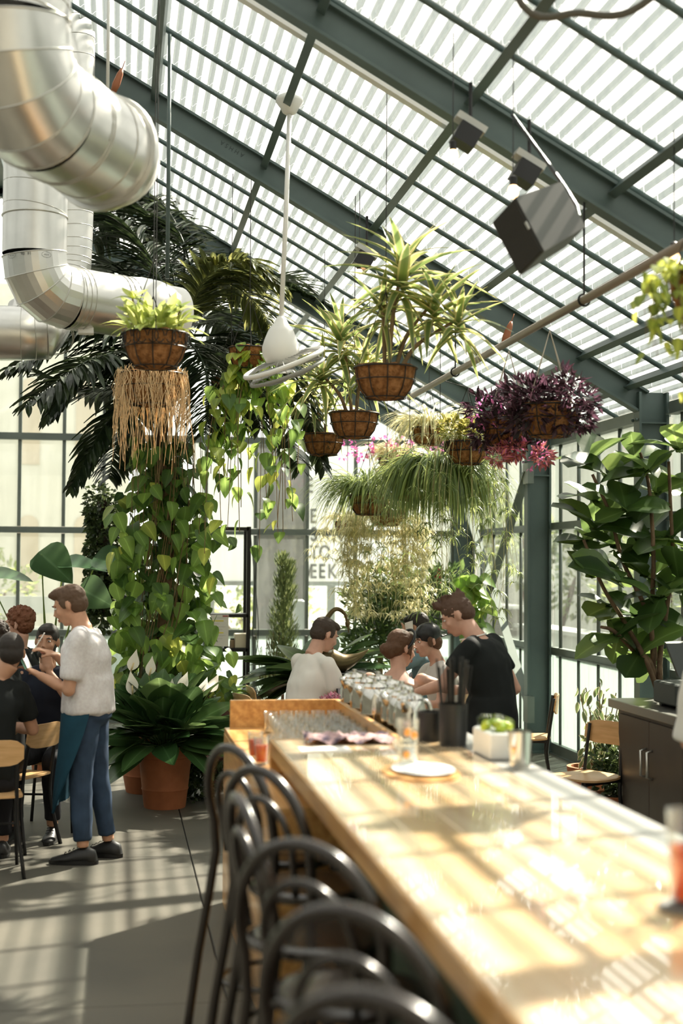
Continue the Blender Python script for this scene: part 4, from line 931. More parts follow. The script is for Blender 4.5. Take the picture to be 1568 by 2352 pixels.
# ================================================================== POTS AND BASKETS
def pot(par, c, r0, r1, h, m=M_TERRA, rim=True):
    b = MB(); pr = [(r0*.98, 0), (r0, .01), (r0+(r1-r0)*.28, h*.28), (r0+(r1-r0)*.29+.006, h*.30), (r0+(r1-r0)*.33, h*.33), (r0+(r1-r0)*.80, h*.80)]
    pr += [(r1+.012, h*.82), (r1+.018, h*.90), (r1+.02, h), (r1-.01, h), (r1-.015, h*.88)] if rim else [(r1, h), (r1-.02, h), (r1-.02, h*.9)]
    b.lathe(c, pr, 36, True, False); b.build('pot', m, par, auto=35)
    b = MB(); b.lathe(c, [(r1-.02, h*.9), (r1-.05, h*.92), (.005, h*.93)], 20, False, True); b.build('soil', M_SOIL, par)
def basket(q, r, label, ornate=False, hang=None, depth=None, name='hanging_basket', strands=3, m_str=M_WIRE):
    """coconut-lined wire basket, q = rim centre; chains run up to the point hang"""
    t = thing(name, q, label, 'plant', 'hanging baskets of the glasshouse'); h = depth or r*1.02
    prof = [(r*.30, -h), (r*.62, -h*.93), (r*.82, -h*.68), (r*.94, -h*.35), (r*.99, 0), (r*1.03, .012), (r*.96, .015), (r*.9, -.02)]
    nlat = 36; b = MB(); rings = []
    for R_, z in prof: rings.append([q+V(cos(2*pi*j/nlat)*R_, sin(2*pi*j/nlat)*R_, z)+rv(.006) for j in range(nlat)])
    b.loft(rings, True, True); b.build('liner', M_COCO, t, smooth=True)
    wt = .0035; b = MB()
    for R_, z in ((r*1.03, .005), (r*.97, -h*.38), (r*.66, -h*.95)): b.torus(q+V(0, 0, z), R_+.006, wt*(1.4 if z > 0 else 1), n=36, m=5)
    b.build('wire_hoops', M_WIRE, t)
    for k in range(10):
        a = 2*pi*k/10+.2; d = V(cos(a), sin(a), 0); b = MB(); b.tube([q+d*(R_+.008)+V(0, 0, z) for R_, z in prof[:5]][::-1], wt, 5); b.build('wire_rib', M_WIRE, t)
    if ornate:
        for k in range(12):
            a = 2*pi*(k+.5)/12; d = V(cos(a), sin(a), 0); e = V(-sin(a), cos(a), 0); b = MB()
            for s_ in (-1, 1):
                P = [q+d*(r*1.0+.008)+e*(s_*(.004+.034*(1-cos(t*4.6))*(.9-.09*t)))+V(0, 0, -h*.16+.042*sin(t*4.6)*(1-.12*t)) for t in [i/10*1.25 for i in range(11)]]
                b.tube(P, .003, 5)
            b.build('scroll', M_WIRE, t)
    hg = Vector(hang) if hang else V(q.x, q.y, ZR(q.x)+.004)
    yoke = V(q.x, q.y, min(hg.z, q.z+r*2.6))
    for k in range(strands):
        a = 2*pi*k/strands+.5; p = q+V(cos(a)*r, sin(a)*r, .01); b = MB(); b.tube([p, yoke], .003, 5); b.build('chain', m_str, t)
    if hg.z > yoke.z+.02: b = MB(); b.tube([yoke, hg], .003, 5); b.build('chain', m_str, t)
    b = MB(); b.lathe(q, [(r*.92, -.02), (.01, .02)], 20, False, True); b.build('soil', M_SOIL, t)
    return t

def straps(par, origin, n, L_, w_, m, name='foliage', spread=1, droop=1.2, up0=.7, seed=1, r0=.05, stuff=True, seg=6):
    """many thin arching ribbons from one crown, joined"""
    rr = random.Random(seed); b = MB(); o = Vector(origin)
    for _ in range(n):
        a = rr.uniform(0, 6.283); d = V(cos(a), sin(a), 0); u = rr.uniform(.15, 1)**.7*up0*1.4; ln = L_*rr.uniform(.6, 1.15); hs = spread*rr.uniform(.5, 1.1)
        p = o+d*rr.uniform(0, r0); P = []; vel = (d*hs+V(0, 0, u)).normalized(); dr = droop*rr.uniform(.7, 1.4)
        for i in range(seg+1): P.append(p.copy()); p = p+vel*(ln/seg); vel = (vel+V(0, 0, -dr/seg*1.6)).normalized()
        side = d.cross(V(0, 0, 1)).normalized(); ww = w_*rr.uniform(.7, 1.2)
        prof = [ww*(.5+.5*min(1, 3*i/seg))*(1-(i/seg)**3)+.0006 for i in range(seg+1)]
        b.strip3([P[i]-side*prof[i]+V(0, 0, prof[i]*.5) for i in range(seg+1)], P, [P[i]+side*prof[i]+V(0, 0, prof[i]*.5) for i in range(seg+1)])
    o_ = b.build(name, m, par, smooth=True)
    return tag(o_, kind='stuff') if stuff else o_

# --- dracaena baskets
def dracaena(q, r, label, crowns, hang=None):
    t = basket(q, r, label, hang=hang)
    for (cx, cz, dy, n, ln) in crowns:
        top = q+V(cx, dy, cz); b = MB(); b.tube(bez([q+V(cx*.2, dy*.2, 0), q+V(cx*.45, dy*.5, cz*.5), top], 5), [.013]*6+[.010]*5, 7); b.build('cane', M_TWIG, t, smooth=True)
        for i in range(n):
            a = i*2.4; f = i/n; el = rad(78-95*(1-f)+R.uniform(-8, 8)); d = V(cos(a)*cos(el), sin(a)*cos(el), sin(el))
            s = ln*(.75+.35*sin(pi*f))*R.uniform(.85, 1.1)
            o = put_leaf(t, dracs, top-V(0, 0, (1-f)*cz*.35), d, V(0, 0, 1)+rv(.15), s, s*1.25)
    return t
q = aY(885, 848, 8.1)
dracaena(q, .175, 'hanging basket of tall lime-striped dracaena, largest and closest of the three in line', [(.10, .62, .02, 34, .40), (.30, .42, .06, 30, .38), (.0, .40, .1, 20, .32), (.42, .30, -.05, 22, .30)])
q = aY(813, 952, 10.2)
dracaena(q, .175, 'hanging basket of striped dracaena, middle one of the row of three', [(-.10, .60, 0, 34, .42), (.08, .38, .05, 26, .38), (-.24, .30, .05, 24, .36)])
q = aY(743, 1001, 12.0)
dracaena(q, .17, 'small hanging basket at the far end of the dracaena row', [(-.12, .45, 0, 26, .38), (.05, .30, .05, 20, .34)])

# --- first basket, scrolled wire
q = aY(357, 770, 8.0)
t = basket(q, .178, 'scrolled wire basket of bright leafy plants under the duct end', ornate=True, depth=.19)
for i in range(120):
    a = R.uniform(0, 6.28); el = rad(R.uniform(10, 85)); d = V(cos(a)*cos(el), sin(a)*cos(el), sin(el)); rr_ = .16*R.random()**.5
    put_leaf(t, basks, q+V(cos(a)*rr_, sin(a)*rr_, R.uniform(0, .10)), d, V(0, 0, 1)+rv(.3), R.uniform(.08, .16))
for sx, hh in ((-.13, .20), (.14, .16), (-.05, .12), (.05, .10)):
    b = MB(); b.tube([q+V(sx*.6, 0, 0), q+V(sx, 0, hh)], .005, 5); b.build('stem', M_TWIG, t)
    for i in range(8): a = i*2.4; put_leaf(t, basks, q+V(sx, 0, hh), V(cos(a), sin(a), R.uniform(.1, .9)), V(0, 0, 1), R.uniform(.09, .13))
# --- baskets with dried roots
q = aY(350, 862, 9.3)
t = basket(q, .20, 'hanging basket veiled in long dry straw-coloured roots', hang=None)
b = MB()
for i in range(380):
    a = R.uniform(0, 6.28); r_ = .205+R.uniform(-.01, .03); p = q+V(cos(a)*r_, sin(a)*r_, R.uniform(-.02, .05)); ln = R.uniform(.1, .66)*(.5+.5*R.random()); P = [p]
    for k in range(5): P.append(P[-1]+V(R.uniform(-.02, .02), R.uniform(-.02, .02), -ln/5))
    b.tube(P, .0017, 3, cap=False)
tag(b.build('dry_roots', mat('straw', (.76, .60, .36), .9, trans=.2), t), kind='stuff')

# ------------------------------------------------------------------ climbing and trailing pothos
def trail(par, P, n, smin, smax, ms=hearts, out=.5, vine=True, yl=.25, jitter=.02):
    """leaves along a vine; yl = share of yellower leaves"""
    Q = bez(P, 6)
    for i in range(n):
        f = (i+R.random())/n*(len(Q)-1); k = int(f); k = min(k, len(Q)-2); p = Q[k].lerp(Q[k+1], f-k)
        a = R.uniform(0, 6.28); d = V(cos(a)*out, sin(a)*out-.25, -R.uniform(.35, 1)).normalized(); s = R.uniform(smin, smax)
        nrm_ = V(cos(a), sin(a)-.6, .7)+rv(.4)
        put_leaf(par, heartsy if R.random() < yl else ms, p+V(cos(a), sin(a), 0)*s*.35+rv(jitter), d, nrm_, s)
    return Q
# palm with the pothos-covered trunk, in the pot behind the lily
PB = aZ(318, 1822, 0); PB = V(PB.x+.10, PB.y+.1, 0)
palm = thing('palm_tree', PB, 'tall dark palm in a terracotta pot, its trunk wrapped in climbing plants', 'tree')
pot(palm, PB, .20, .28, .46)
PT_ = [PB+V(0, 0, .4), aY(372, 1500, PB.y), aY(385, 1200, PB.y), aY(372, 1000, PB.y), aY(395, 850, PB.y), aY(420, 760, PB.y)]
tr = bez(PT_, 5); b = MB(); b.tube(tr, [.06-.03*i/len(tr) for i in range(len(tr))], 12); b.build('trunk', M_BARK, palm, smooth=True)
def frond(par, P, nl=70, ln=.34, w_=.016, m=M_PALM, droop=.6, name='frond'):
    Q = bez(P, 8); b = MB(); n = len(Q); b.tube(Q, [.010*(1-i/n)+.003 for i in range(n)], 5)
    for i in range(nl):
        f = .14+.86*i/nl; k = min(int(f*(n-1)), n-2); p = Q[k].lerp(Q[k+1], f*(n-1)-k); d = (Q[k+1]-Q[k]).normalized()
        sd = d.cross(V(0, 0, 1)); sd = sd.normalized() if sd.length > .1 else V(1, 0, 0)
        for s_ in (-1, 1):
            if R.random() < .06: continue
            v = (sd*s_*.9+d*.65+V(0, 0, R.uniform(-.25, .35))).normalized(); l_ = ln*(sin(pi*min(1, f*.8+.15))**.6)*R.uniform(.75, 1.15); pts_ = [p]; vv = v.copy()
            for q_ in range(4): pts_.append(pts_[-1]+vv*l_/4); vv = (vv+V(0, 0, -droop*.28)+rv(.06)).normalized()
            e = v.cross(V(0, 0, 1)).normalized(); wv = [.35, .9, 1, .8, .12]
            b.strip3([pts_[j]-e*w_*wv[j] for j in range(5)], [x_+V(0, 0, -w_*.3) for x_ in pts_], [pts_[j]+e*w_*wv[j] for j in range(5)])
    return b.build(name, m, par)
YP = PB.y
def pf(pts): return [aY(x, y, YP+dy) for x, y, dy in pts]
FR = [([(410, 790, 0), (300, 770, -.3), (170, 770, -.5), (20, 850, -.7)], M_PALM, .36), ([(410, 790, 0), (320, 800, -.5), (200, 830, -1.0), (60, 930, -1.3)], M_PALM, .36),
      ([(400, 850, 0), (330, 900, -.3), (240, 980, -.5), (165, 1120, -.6)], M_PALM, .30), ([(395, 850, 0), (300, 880, .3), (200, 900, .5), (90, 860, .6)], M_PALM, .34),
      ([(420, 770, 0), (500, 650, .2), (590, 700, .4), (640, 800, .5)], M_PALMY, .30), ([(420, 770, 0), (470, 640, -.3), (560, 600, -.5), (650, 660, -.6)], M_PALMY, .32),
      ([(420, 770, 0), (560, 780, .3), (680, 880, .5), (745, 1080, .6)], M_PALM, .34), ([(420, 770, 0), (540, 830, .6), (640, 930, .9), (690, 1080, 1.1)], M_PALM, .32),
      ([(410, 770, 0), (360, 620, .4), (290, 520, .6), (210, 500, .8)], M_PALM, .36), ([(410, 770, 0), (390, 600, .8), (330, 480, 1.3), (240, 440, 1.6)], M_PALM, .36),
      ([(420, 770, 0), (440, 640, .8), (400, 520, 1.2), (330, 560, 1.5)], M_PALM, .34), ([(410, 780, 0), (350, 700, .6), (270, 610, 1.0), (200, 620, 1.3)], M_PALM, .34),
      ([(410, 780, 0), (480, 720, .9), (540, 760, 1.3), (600, 860, 1.6)], M_PALM, .32), ([(420, 770, 0), (460, 820, -.4), (480, 900, -.6), (470, 1000, -.7)], M_PALM, .28),
      ([(420, 770, 0), (520, 690, 1.2), (640, 640, 1.7), (740, 700, 2.0)], M_PALM, .34), ([(400, 840, 0), (320, 940, .5), (270, 1020, .7), (250, 1100, .8)], M_PALM, .28)]
FR += [([(410, 790, 0), (300, 740, .2), (190, 740, .2), (90, 800, .1)], M_PALM, .36), ([(405, 800, 0), (300, 830, .1), (190, 850, 0), (110, 960, -.1)], M_PALM, .34), ([(410, 770, 0), (330, 580, 1.0), (260, 500, 1.4), (215, 560, 1.6)], M_PALM, .36),
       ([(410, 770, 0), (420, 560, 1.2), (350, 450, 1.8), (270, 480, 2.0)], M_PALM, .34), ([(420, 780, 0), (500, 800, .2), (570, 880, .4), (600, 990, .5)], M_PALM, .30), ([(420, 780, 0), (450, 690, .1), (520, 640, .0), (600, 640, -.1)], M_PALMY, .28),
       ([(400, 850, 0), (330, 880, .2), (250, 960, .2), (200, 1040, .2)], M_PALM, .28)]
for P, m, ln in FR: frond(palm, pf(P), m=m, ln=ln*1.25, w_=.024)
# climber on the trunk: its own plant
poth = thing('climbing_pothos', PB+V(0, -.05, .45), 'heart-leaved pothos climbing the palm trunk from the pot to the roof', 'plant')
b = MB(); vs = []
for i in range(26):
    a = R.uniform(0, 6.28); r_ = R.uniform(.05, .20); P = []
    for k in range(7): z = .5+k*.47; p = tr[min(int(k/6*(len(tr)-8)), len(tr)-1)]; P.append(V(p.x+cos(a+k*.5)*r_, p.y+sin(a+k*.5)*r_, z+R.uniform(-.1, .1)))
    b.tube(bez(P, 3), .004, 4, cap=False)
for i in range(30):
    x = R.uniform(300, 470); q = aY(x, R.uniform(950, 1050), YP+R.uniform(-.3, .3)); b.tube([q, q+V(R.uniform(-.03, .03), 0, -.4), q+V(R.uniform(-.05, .05), 0, -R.uniform(.6, 1.1))], .0025, 4, cap=False)
b.build('vines', M_TWIG, poth)
def zone_leaves(par, zones, ms, yl, n_obj):
    cnt = 0
    for (x0, x1, y0, y1, n, s0, s1, d0, d1) in zones:
        for i in range(n):
            q = aY(R.uniform(x0, x1), R.uniform(y0, y1), YP+R.uniform(d0, d1)); a = R.uniform(0, 6.28)
            d = V(cos(a)*.6, sin(a)*.4-.3, -R.uniform(.2, 1)); put_leaf(par, heartsy if R.random() < yl else ms, q, d, V(cos(a)*.5, -.8, .8)+rv(.45), R.uniform(s0, s1)); cnt += 1
zone_leaves(poth, [(260, 500, 1130, 1330, 100, .12, .19, -.35, .15), (300, 490, 1330, 1520, 92, .12, .20, -.35, .1), (310, 460, 1010, 1130, 34, .11, .17, -.3, .1), (250, 300, 1230, 1460, 12, .16, .22, -.3, -.1), (440, 530, 1480, 1620, 34, .10, .15, -.3, 0), (250, 310, 1380, 1560, 18, .12, .17, -.1, .2)], hearts, .14, 300)
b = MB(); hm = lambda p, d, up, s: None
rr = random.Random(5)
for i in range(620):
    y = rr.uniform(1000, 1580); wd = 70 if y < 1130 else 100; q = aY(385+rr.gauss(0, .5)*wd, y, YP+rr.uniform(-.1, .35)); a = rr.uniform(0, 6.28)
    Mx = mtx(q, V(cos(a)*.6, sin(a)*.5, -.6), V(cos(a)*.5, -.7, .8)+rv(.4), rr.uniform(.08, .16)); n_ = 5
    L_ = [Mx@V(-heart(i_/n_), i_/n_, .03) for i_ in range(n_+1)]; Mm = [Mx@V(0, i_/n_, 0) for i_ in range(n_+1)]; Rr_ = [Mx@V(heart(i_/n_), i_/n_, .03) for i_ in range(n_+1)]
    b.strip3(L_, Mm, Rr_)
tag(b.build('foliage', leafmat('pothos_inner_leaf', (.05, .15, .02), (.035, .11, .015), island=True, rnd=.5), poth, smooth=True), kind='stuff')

# trailing basket(s) behind the fan
q = aY(573, 803, 10.6); t = basket(q, .155, 'hanging basket behind the fan with long trailing heart-leaved vines')
b = MB()
for i in range(24):
    x = R.uniform(478, 690); y1 = R.uniform(1000, 1290) if x < 650 else R.uniform(950, 1200)
    p0 = q+V(R.uniform(-.15, .15), R.uniform(-.15, .15), 0); P = [p0, p0.lerp(aY(x, 900, 10.6), .7)+V(0, 0, .02), aY(x, 960, 10.6+R.uniform(-.2, .3)), aY(x+R.uniform(-15, 15), y1, 10.6+R.uniform(-.2, .3))]
    b.tube(bez(P, 4), .003, 4, cap=False)
    trail(t, P, 14, .08, .15, yl=.4, jitter=.06)
b.build('vines', M_TWIG, t)
q = aY(530, 872, 11.4); t = basket(q, .16, 'brown coconut basket half hidden below and left of the one behind the fan')
trail(t, [q, q+V(-.1, -.15, -.3), q+V(-.12, -.1, -.8)], 14, .10, .16); 
# --- hanging column of small leaves
q = aY(237, 1150, 13.0); t = thing('hanging_planter', q, 'narrow hanging column of tiny dark leaves left of the palm trunk', 'plant')
b = MB(); b.tube([q, V(q.x, q.y, ZR(q.x)-.12)], .004, 5); b.build('wire', M_WIRE, t)
cs = [(q+V(R.uniform(-.03, .03), R.uniform(-.05, .05), -.08*i), .15) for i in range(14)]
tag(blob_foliage('foliage', cs, 2600, .052, t, M_SMALL, 3, aspect=.9, hang=.5), kind='stuff')
b = MB(); b.tube([q, q-V(0, 0, 1.0)], .05, 8); b.build('moss_pole', M_SOIL, t)

# --- spider plants
def spider(px, py, Y, r, label, n=260, L_=.45, m=M_SPID, strands=0, curtain=0, cl=.8, seed=1, orn=False, w_=.006, hang=None, up0=.8, droop=1.5, spread=1):
    q = aY(px, py, Y); t = basket(q, r, label, ornate=orn, hang=hang)
    straps(t, q+V(0, 0, .02), n, L_, w_, m, seed=seed, droop=droop, spread=spread, r0=r*.8, up0=up0)
    rr = random.Random(seed+50); b = MB(); b2 = MB(); hs = []
    for i in range(strands):
        a = rr.uniform(0, 6.28); d = V(cos(a), sin(a)*.8, 0); p = q+d*r; ln = cl*rr.uniform(.35, 1.05); P = [p, p+d*.13*rr.random()+V(0, 0, .05), p+d*(.1+.16*rr.random())+V(0, 0, -ln*.4), p+d*(.1+.2*rr.random())+V(0, 0, -ln)]
        Q = bez(P, 4); b.tube(Q, .0018, 3, cap=False); hs.append(Q)
    if strands:
        b.build('runners', mat('runner', (.55, .50, .25), .7), t)
        for Q in hs:
            for f in (len(Q)-1, int(len(Q)*.75), int(len(Q)*.55)):
                if rr.random() < .35 and f != len(Q)-1: continue
                c = Q[f]
                for k in range(11):
                    a = rr.uniform(0, 6.28); d = V(cos(a), sin(a), 0); P = [c]; v = (d+V(0, 0, rr.uniform(-.2, .8))).normalized(); ln = rr.uniform(.08, .17)
                    for s_ in range(4): P.append(P[-1]+v*ln/4); v = (v+V(0, 0, -.55)).normalized()
                    e = d.cross(V(0, 0, 1)); pr = [.003, .005, .0045, .003, .0004]
                    b2.strip3([P[j]-e*pr[j] for j in range(5)], P, [P[j]+e*pr[j] for j in range(5)])
        tag(b2.build('plantlets', m, t, smooth=True), kind='stuff')
    return t
spider(846, 1140, 12.6, .17, 'hanging basket with a green mound of arching grass-like leaves', 560, .62, M_SPIDG, 0, seed=2)
spider(888, 1165, 13.4, .18, 'hanging basket buried in a pale curtain of spider plant runners', 260, .42, M_SPID, 170, 1, 1.0, seed=3)
spider(940, 1108, 11.8, .155, 'round hanging basket with striped spider plant, middle of the grassy cluster', 300, .46, M_SPIDG, 14, 1, .9, seed=4)
spider(797, 1200, 14.0, .12, 'smallest hanging spider plant, nearest the letterboard sign', 150, .40, M_SPID, 14, 1, .5, seed=5)
spider(1010, 1085, 11.4, .17, 'hanging basket with a dense dark green hanging mass of grass-like leaves', 900, .72, M_SPIDG, 10, 1, .9, seed=6, w_=.009, up0=.5, droop=2.6, spread=.75)
t = spider(1073, 1018, 10.9, .170, 'scrolled wire basket of yellow-green ferny leaves beside the purple ones', 60, .22, M_SPIDG, 30, 1, 1.35, seed=7, orn=True, hang=PIPE(10.9))
q = aY(1073, 1012, 10.9); cs = [(q+V(R.uniform(-.12, .12), R.uniform(-.1, .1), .06+.06*R.random()), .10) for _ in range(6)]
tag(blob_foliage('foliage', cs, 700, .05, t, leafmat('fern_leaf', (.22, .32, .03), (.28, .30, .03), island=True, rnd=.5), 8), kind='stuff')
t = spider(905, 1050, 14.2, .16, 'far hanging basket with pink flowers among pale striped leaves', 260, .4, M_SPID, 6, 1, .5, seed=9)
q = aY(900, 1040, 14.1); cs = [(q+V(-.5+.2*i, 0, .05*R.random()), .12) for i in range(6)]
tag(blob_foliage('blossoms', cs, 240, .045, t, leafmat('pink_flower', (.65, .05, .22), (.7, .1, .3), island=True, rnd=.3), 8, aspect=.9), kind='stuff')
spider(985, 985, 13.2, .16, 'far pale spider plant basket behind the scrolled one', 320, .5, M_SPID, 8, 1, .5, seed=11)
# --- purple-leaved baskets under the pipe
def purple(px, py, Y, label, seed, r=.182):
    q = aY(px, py, Y); pp = PIPE(Y); t = basket(q, r, label, hang=(q.x, q.y, pp.z), strands=4, m_str=M_ROPE, depth=.19)
    rr = random.Random(seed); cs = [(q+V(rr.uniform(-.17, .17), rr.uniform(-.15, .15), .02+.10*rr.random()), .12) for _ in range(10)]
    cs += [(q+V(cos(a)*.19, sin(a)*.17, -.05-.05*rr.random()), .075) for a in [i*.8 for i in range(8)]]
    tag(blob_foliage('foliage', cs, 1500, .066, t, M_PURP, seed, aspect=.42), kind='stuff')
    return t
purple(1262, 935, 8.4, 'hanging basket of dark purple foliage, closest of the two on the pipe', 1)
t = purple(1168, 965, 9.3, 'hanging basket of magenta-tinted foliage behind the dark purple one', 2)
q = aY(1165, 1010, 9.1); cs = [(q+V(R.uniform(-.22, .25), R.uniform(-.1, .1), -.03-.13*R.random()), .06) for _ in range(9)]
tag(blob_foliage('trailing_leaves', cs, 420, .05, t, leafmat('autumn_leaf', (.45, .25, .03), (.35, .05, .08), island=True, rnd=.6), 4), kind='stuff')
tag(blob_foliage('blossoms', [(aY(1110, 950, 9.2), .1), (aY(1225, 1045, 9.0), .1), (aY(1150, 920, 9.2), .08)], 60, .045, t, leafmat('pink_flower', (.65, .05, .22), (.7, .1, .3)), 4), kind='stuff')
# --- blurred basket close to the camera at the edge
q = aY(1640, 640, 5.4); t = basket(q, .18, 'out-of-focus yellow-green trailing plant at the edge near the camera')
for i in range(16):
    x = R.uniform(1490, 1700); P = [q+V(R.uniform(-.15, .1), R.uniform(-.1, .1), .05), aY(x, R.uniform(600, 660), 5.3), aY(x+R.uniform(-10, 20), R.uniform(760, 900 if x > 1500 else 800), 5.3)]
    trail(t, P, 15, .04, .075, heartsy, yl=1, jitter=.03)
    b = MB(); b.tube(bez(P, 4), .002, 4); b.build('vine', M_TWIG, t)
# ================================================================== FLOOR PLANTS
LB = aZ(380, 1862, 0); LB = V(LB.x, LB.y+.17, 0)
lily = thing('peace_lily', LB, 'peace lily with white flowers in the ribbed terracotta pot', 'plant')
pot(lily, LB, .155, .205, .46)
for i in range(150):
    a = R.uniform(0, 6.283); f = R.random(); el = rad(30+55*f**.8); d = V(cos(a)*cos(el), sin(a)*cos(el), sin(el)); s = R.uniform(.36, .52)*(.85+.35*f)
    c = LB+V(cos(a), sin(a), 0)*.10*R.random()+V(0, 0, .42)
    inst('leaf', lilies[2 if f < .25 else (1 if f < .7 else 0)], lily, mtx(c, d, V(-cos(a)*.4, -sin(a)*.4, 1)+rv(.75), s, s*1.25))
for i in range(16):
    a = i*2.4; el = rad(R.uniform(66, 84)); d = V(cos(a)*cos(el), sin(a)*cos(el), sin(el)); s = R.uniform(.50, .66)
    inst('leaf', lilies[0], lily, mtx(LB+V(cos(a), sin(a), 0)*.05+V(0, 0, .42), d, V(-cos(a), -sin(a)-.3, .3)+rv(.25), s, s*1.35))
def spathe(px, py, Y, sz, tilt, par):
    p = aY(px, py, Y); b = MB(); d = V(tilt, -.1, 1).normalized(); x, y, z = frame(d, V(.3, -1, .2)); n_ = 8; base = p-d*sz*.5
    prof = [.02, .17, .25, .27, .24, .18, .11, .05, .0]; L_, M_, R_ = [], [], []
    for i in range(9): t_ = i/8; c = base+d*sz*t_+z*(.1*sz*t_*t_); L_.append(c-x*prof[i]*sz+z*prof[i]*sz*.5); M_.append(c); R_.append(c+x*prof[i]*sz+z*prof[i]*sz*.5)
    b.strip3(L_, M_, R_); f_ = b.build('flower', M_SPATHE, par, smooth=True)
    b = MB(); b.tube([base+z*.02, base+d*sz*.4+z*.035], [.008, .006], 7); b.build('spadix', mat('spadix', (.75, .62, .35), .8), f_, smooth=True)
    b = MB(); b.tube(bez([LB+V(0, 0, .45), LB.lerp(base, .6)+V(0, 0, .12), base], 4), .005, 5); b.build('flower_stalk', M_SPIDG, par)
for a in ((306, 1515, LB.y-.1, .17, .25), (300, 1567, LB.y-.2, .18, -.1), (345, 1528, LB.y, .15, .15), (421, 1563, LB.y-.2, .15, .4), (466, 1578, LB.y-.1, .17, .35), (490, 1568, LB.y, .16, .5), (392, 1578, LB.y-.2, .13, .1)):
    spathe(*a, lily)
# ivy on the floor right of the pot
q = aZ(452, 1852, 0); t = thing('floor_ivy', q, 'low dark ivy patch on the floor beside the terracotta pot', 'plant')
tag(blob_foliage('foliage', [(q+V(.0, .25, .10), .13), (q+V(.08, .35, .15), .15), (q+V(-.04, .5, .2), .15)], 420, .07, t, M_SMALL, 9, aspect=.8), kind='stuff')
# plum-coloured pot
q = aZ(505, 1795, 0); t = thing('plum_pot', q, 'tall plum-brown pot with trailing leaves right of the lily', 'plant')
pot(t, q, .15, .19, .72, mat('plum_glaze', (.16, .08, .07), .3, 0, .5, .3), rim=False)
for i in range(26):
    a = i*2.4; put_leaf(t, hearts, q+V(cos(a)*.12, sin(a)*.12, .72+.05*R.random()), V(cos(a), sin(a), R.uniform(-.6, .7)), V(0, 0, 1)+rv(.3), R.uniform(.10, .17))
# elephant ears
q = aZ(120, 1690, 0); q = V(aY(120, 1500, 12.4).x, 12.4, 0); t = thing('elephant_ear', q, 'elephant-ear plant with long stalks behind the seated diners', 'plant')
pot(t, q, .15, .2, .4)
M_ELE = leafmat('elephant_leaf', (.04, .13, .04), (.03, .10, .03), rnd=.25, rough=.3, trans=.3)
els = [leaf('leaf', lambda t_: heart(t_)*1.15, M_ELE, 10, dr, .25, .04) for dr in (.15, .4)]
for px, py, tx, ty, s, up in ((88, 1268, 150, 1318, .40, (.3, -1, .4)), (135, 1300, 235, 1298, .42, (0, -.3, 1)), (-40, 1330, 75, 1320, .42, (0, -.25, 1)), (215, 1280, 290, 1300, .38, (0, -.6, .8)), (180, 1350, 250, 1385, .34, (0, -1, .3))):
    p = aY(px, py, 12.3); e = aY(tx, ty, 12.2); d = (e-p)
    inst('leaf', els[0], t, mtx(p, d, up, max(s, d.length)))
    b = MB(); b.tube(bez([q+V(0, 0, .4), q.lerp(p, .55)+V(0, 0, .3), p+(e-p)*.12], 5), [.010]*6+[.006]*5, 6); b.build('stalk', M_SPIDG, t, smooth=True)
# conifer
q = V(aY(650, 1450, 14.6).x, 14.6, 0); t = thing('conifer', q, 'narrow conical conifer standing before the dark pillar', 'tree'); pot(t, q, .14, .18, .35)
b = MB(); b.tube([q+V(0, 0, .3), q+V(0, 0, 1.7)], [.02, .006], 6); b.build('trunk', M_BARK, t)
cs = [(q+V(R.uniform(-.04, .04), R.uniform(-.04, .04), .55+.068*i), .17*(1-i/24)**.8+.03) for i in range(20)]
rr = random.Random(4); b = MB()
for c, r_ in cs:
    for i in range(170):
        a = rr.uniform(0, 6.28); rad_ = r_*rr.random()**.4; p = Vector(c)+V(cos(a)*rad_, sin(a)*rad_, rr.uniform(-.06, .06)); d = V(cos(a)*.45, sin(a)*.45, 1).normalized()*rr.uniform(.04, .075); e = V(-sin(a), cos(a), 0)*.004
        b.strip3([p-e, p+d*.5-e*2, p+d], [p, p+d*.5, p+d], [p+e, p+d*.5+e*2, p+d])
tag(b.build('foliage', M_CONI, t), kind='stuff')
# rosemary
q = V(aY(612, 1600, 13.2).x, 13.2, 0); t = thing('rosemary_bush', q, 'sparse upright rosemary left of the white t-shirt man', 'plant'); pot(t, q, .13, .17, .4)
b = MB(); b2 = MB(); rr = random.Random(6)
for i in range(26):
    p0 = q+V(0, 0, .4); tip = aY(rr.uniform(580, 660), rr.uniform(1450, 1580), 13.2+rr.uniform(-.2, .2)); Q = bez([p0, p0.lerp(tip, .5)+rv(.04), tip], 8); b.tube(Q, .003, 4)
    for c in Q[3:]:
        for k in range(7): d = (V(rr.gauss(0, 1), rr.gauss(0, 1), .6).normalized())*.028; e = d.cross(V(0, 0, 1)).normalized()*.0022; b2.strip3([c-e, c+d], [c, c+d*1.05], [c+e, c+d])
b.build('stems', M_TWIG, t); tag(b2.build('foliage', M_CONI, t), kind='stuff')
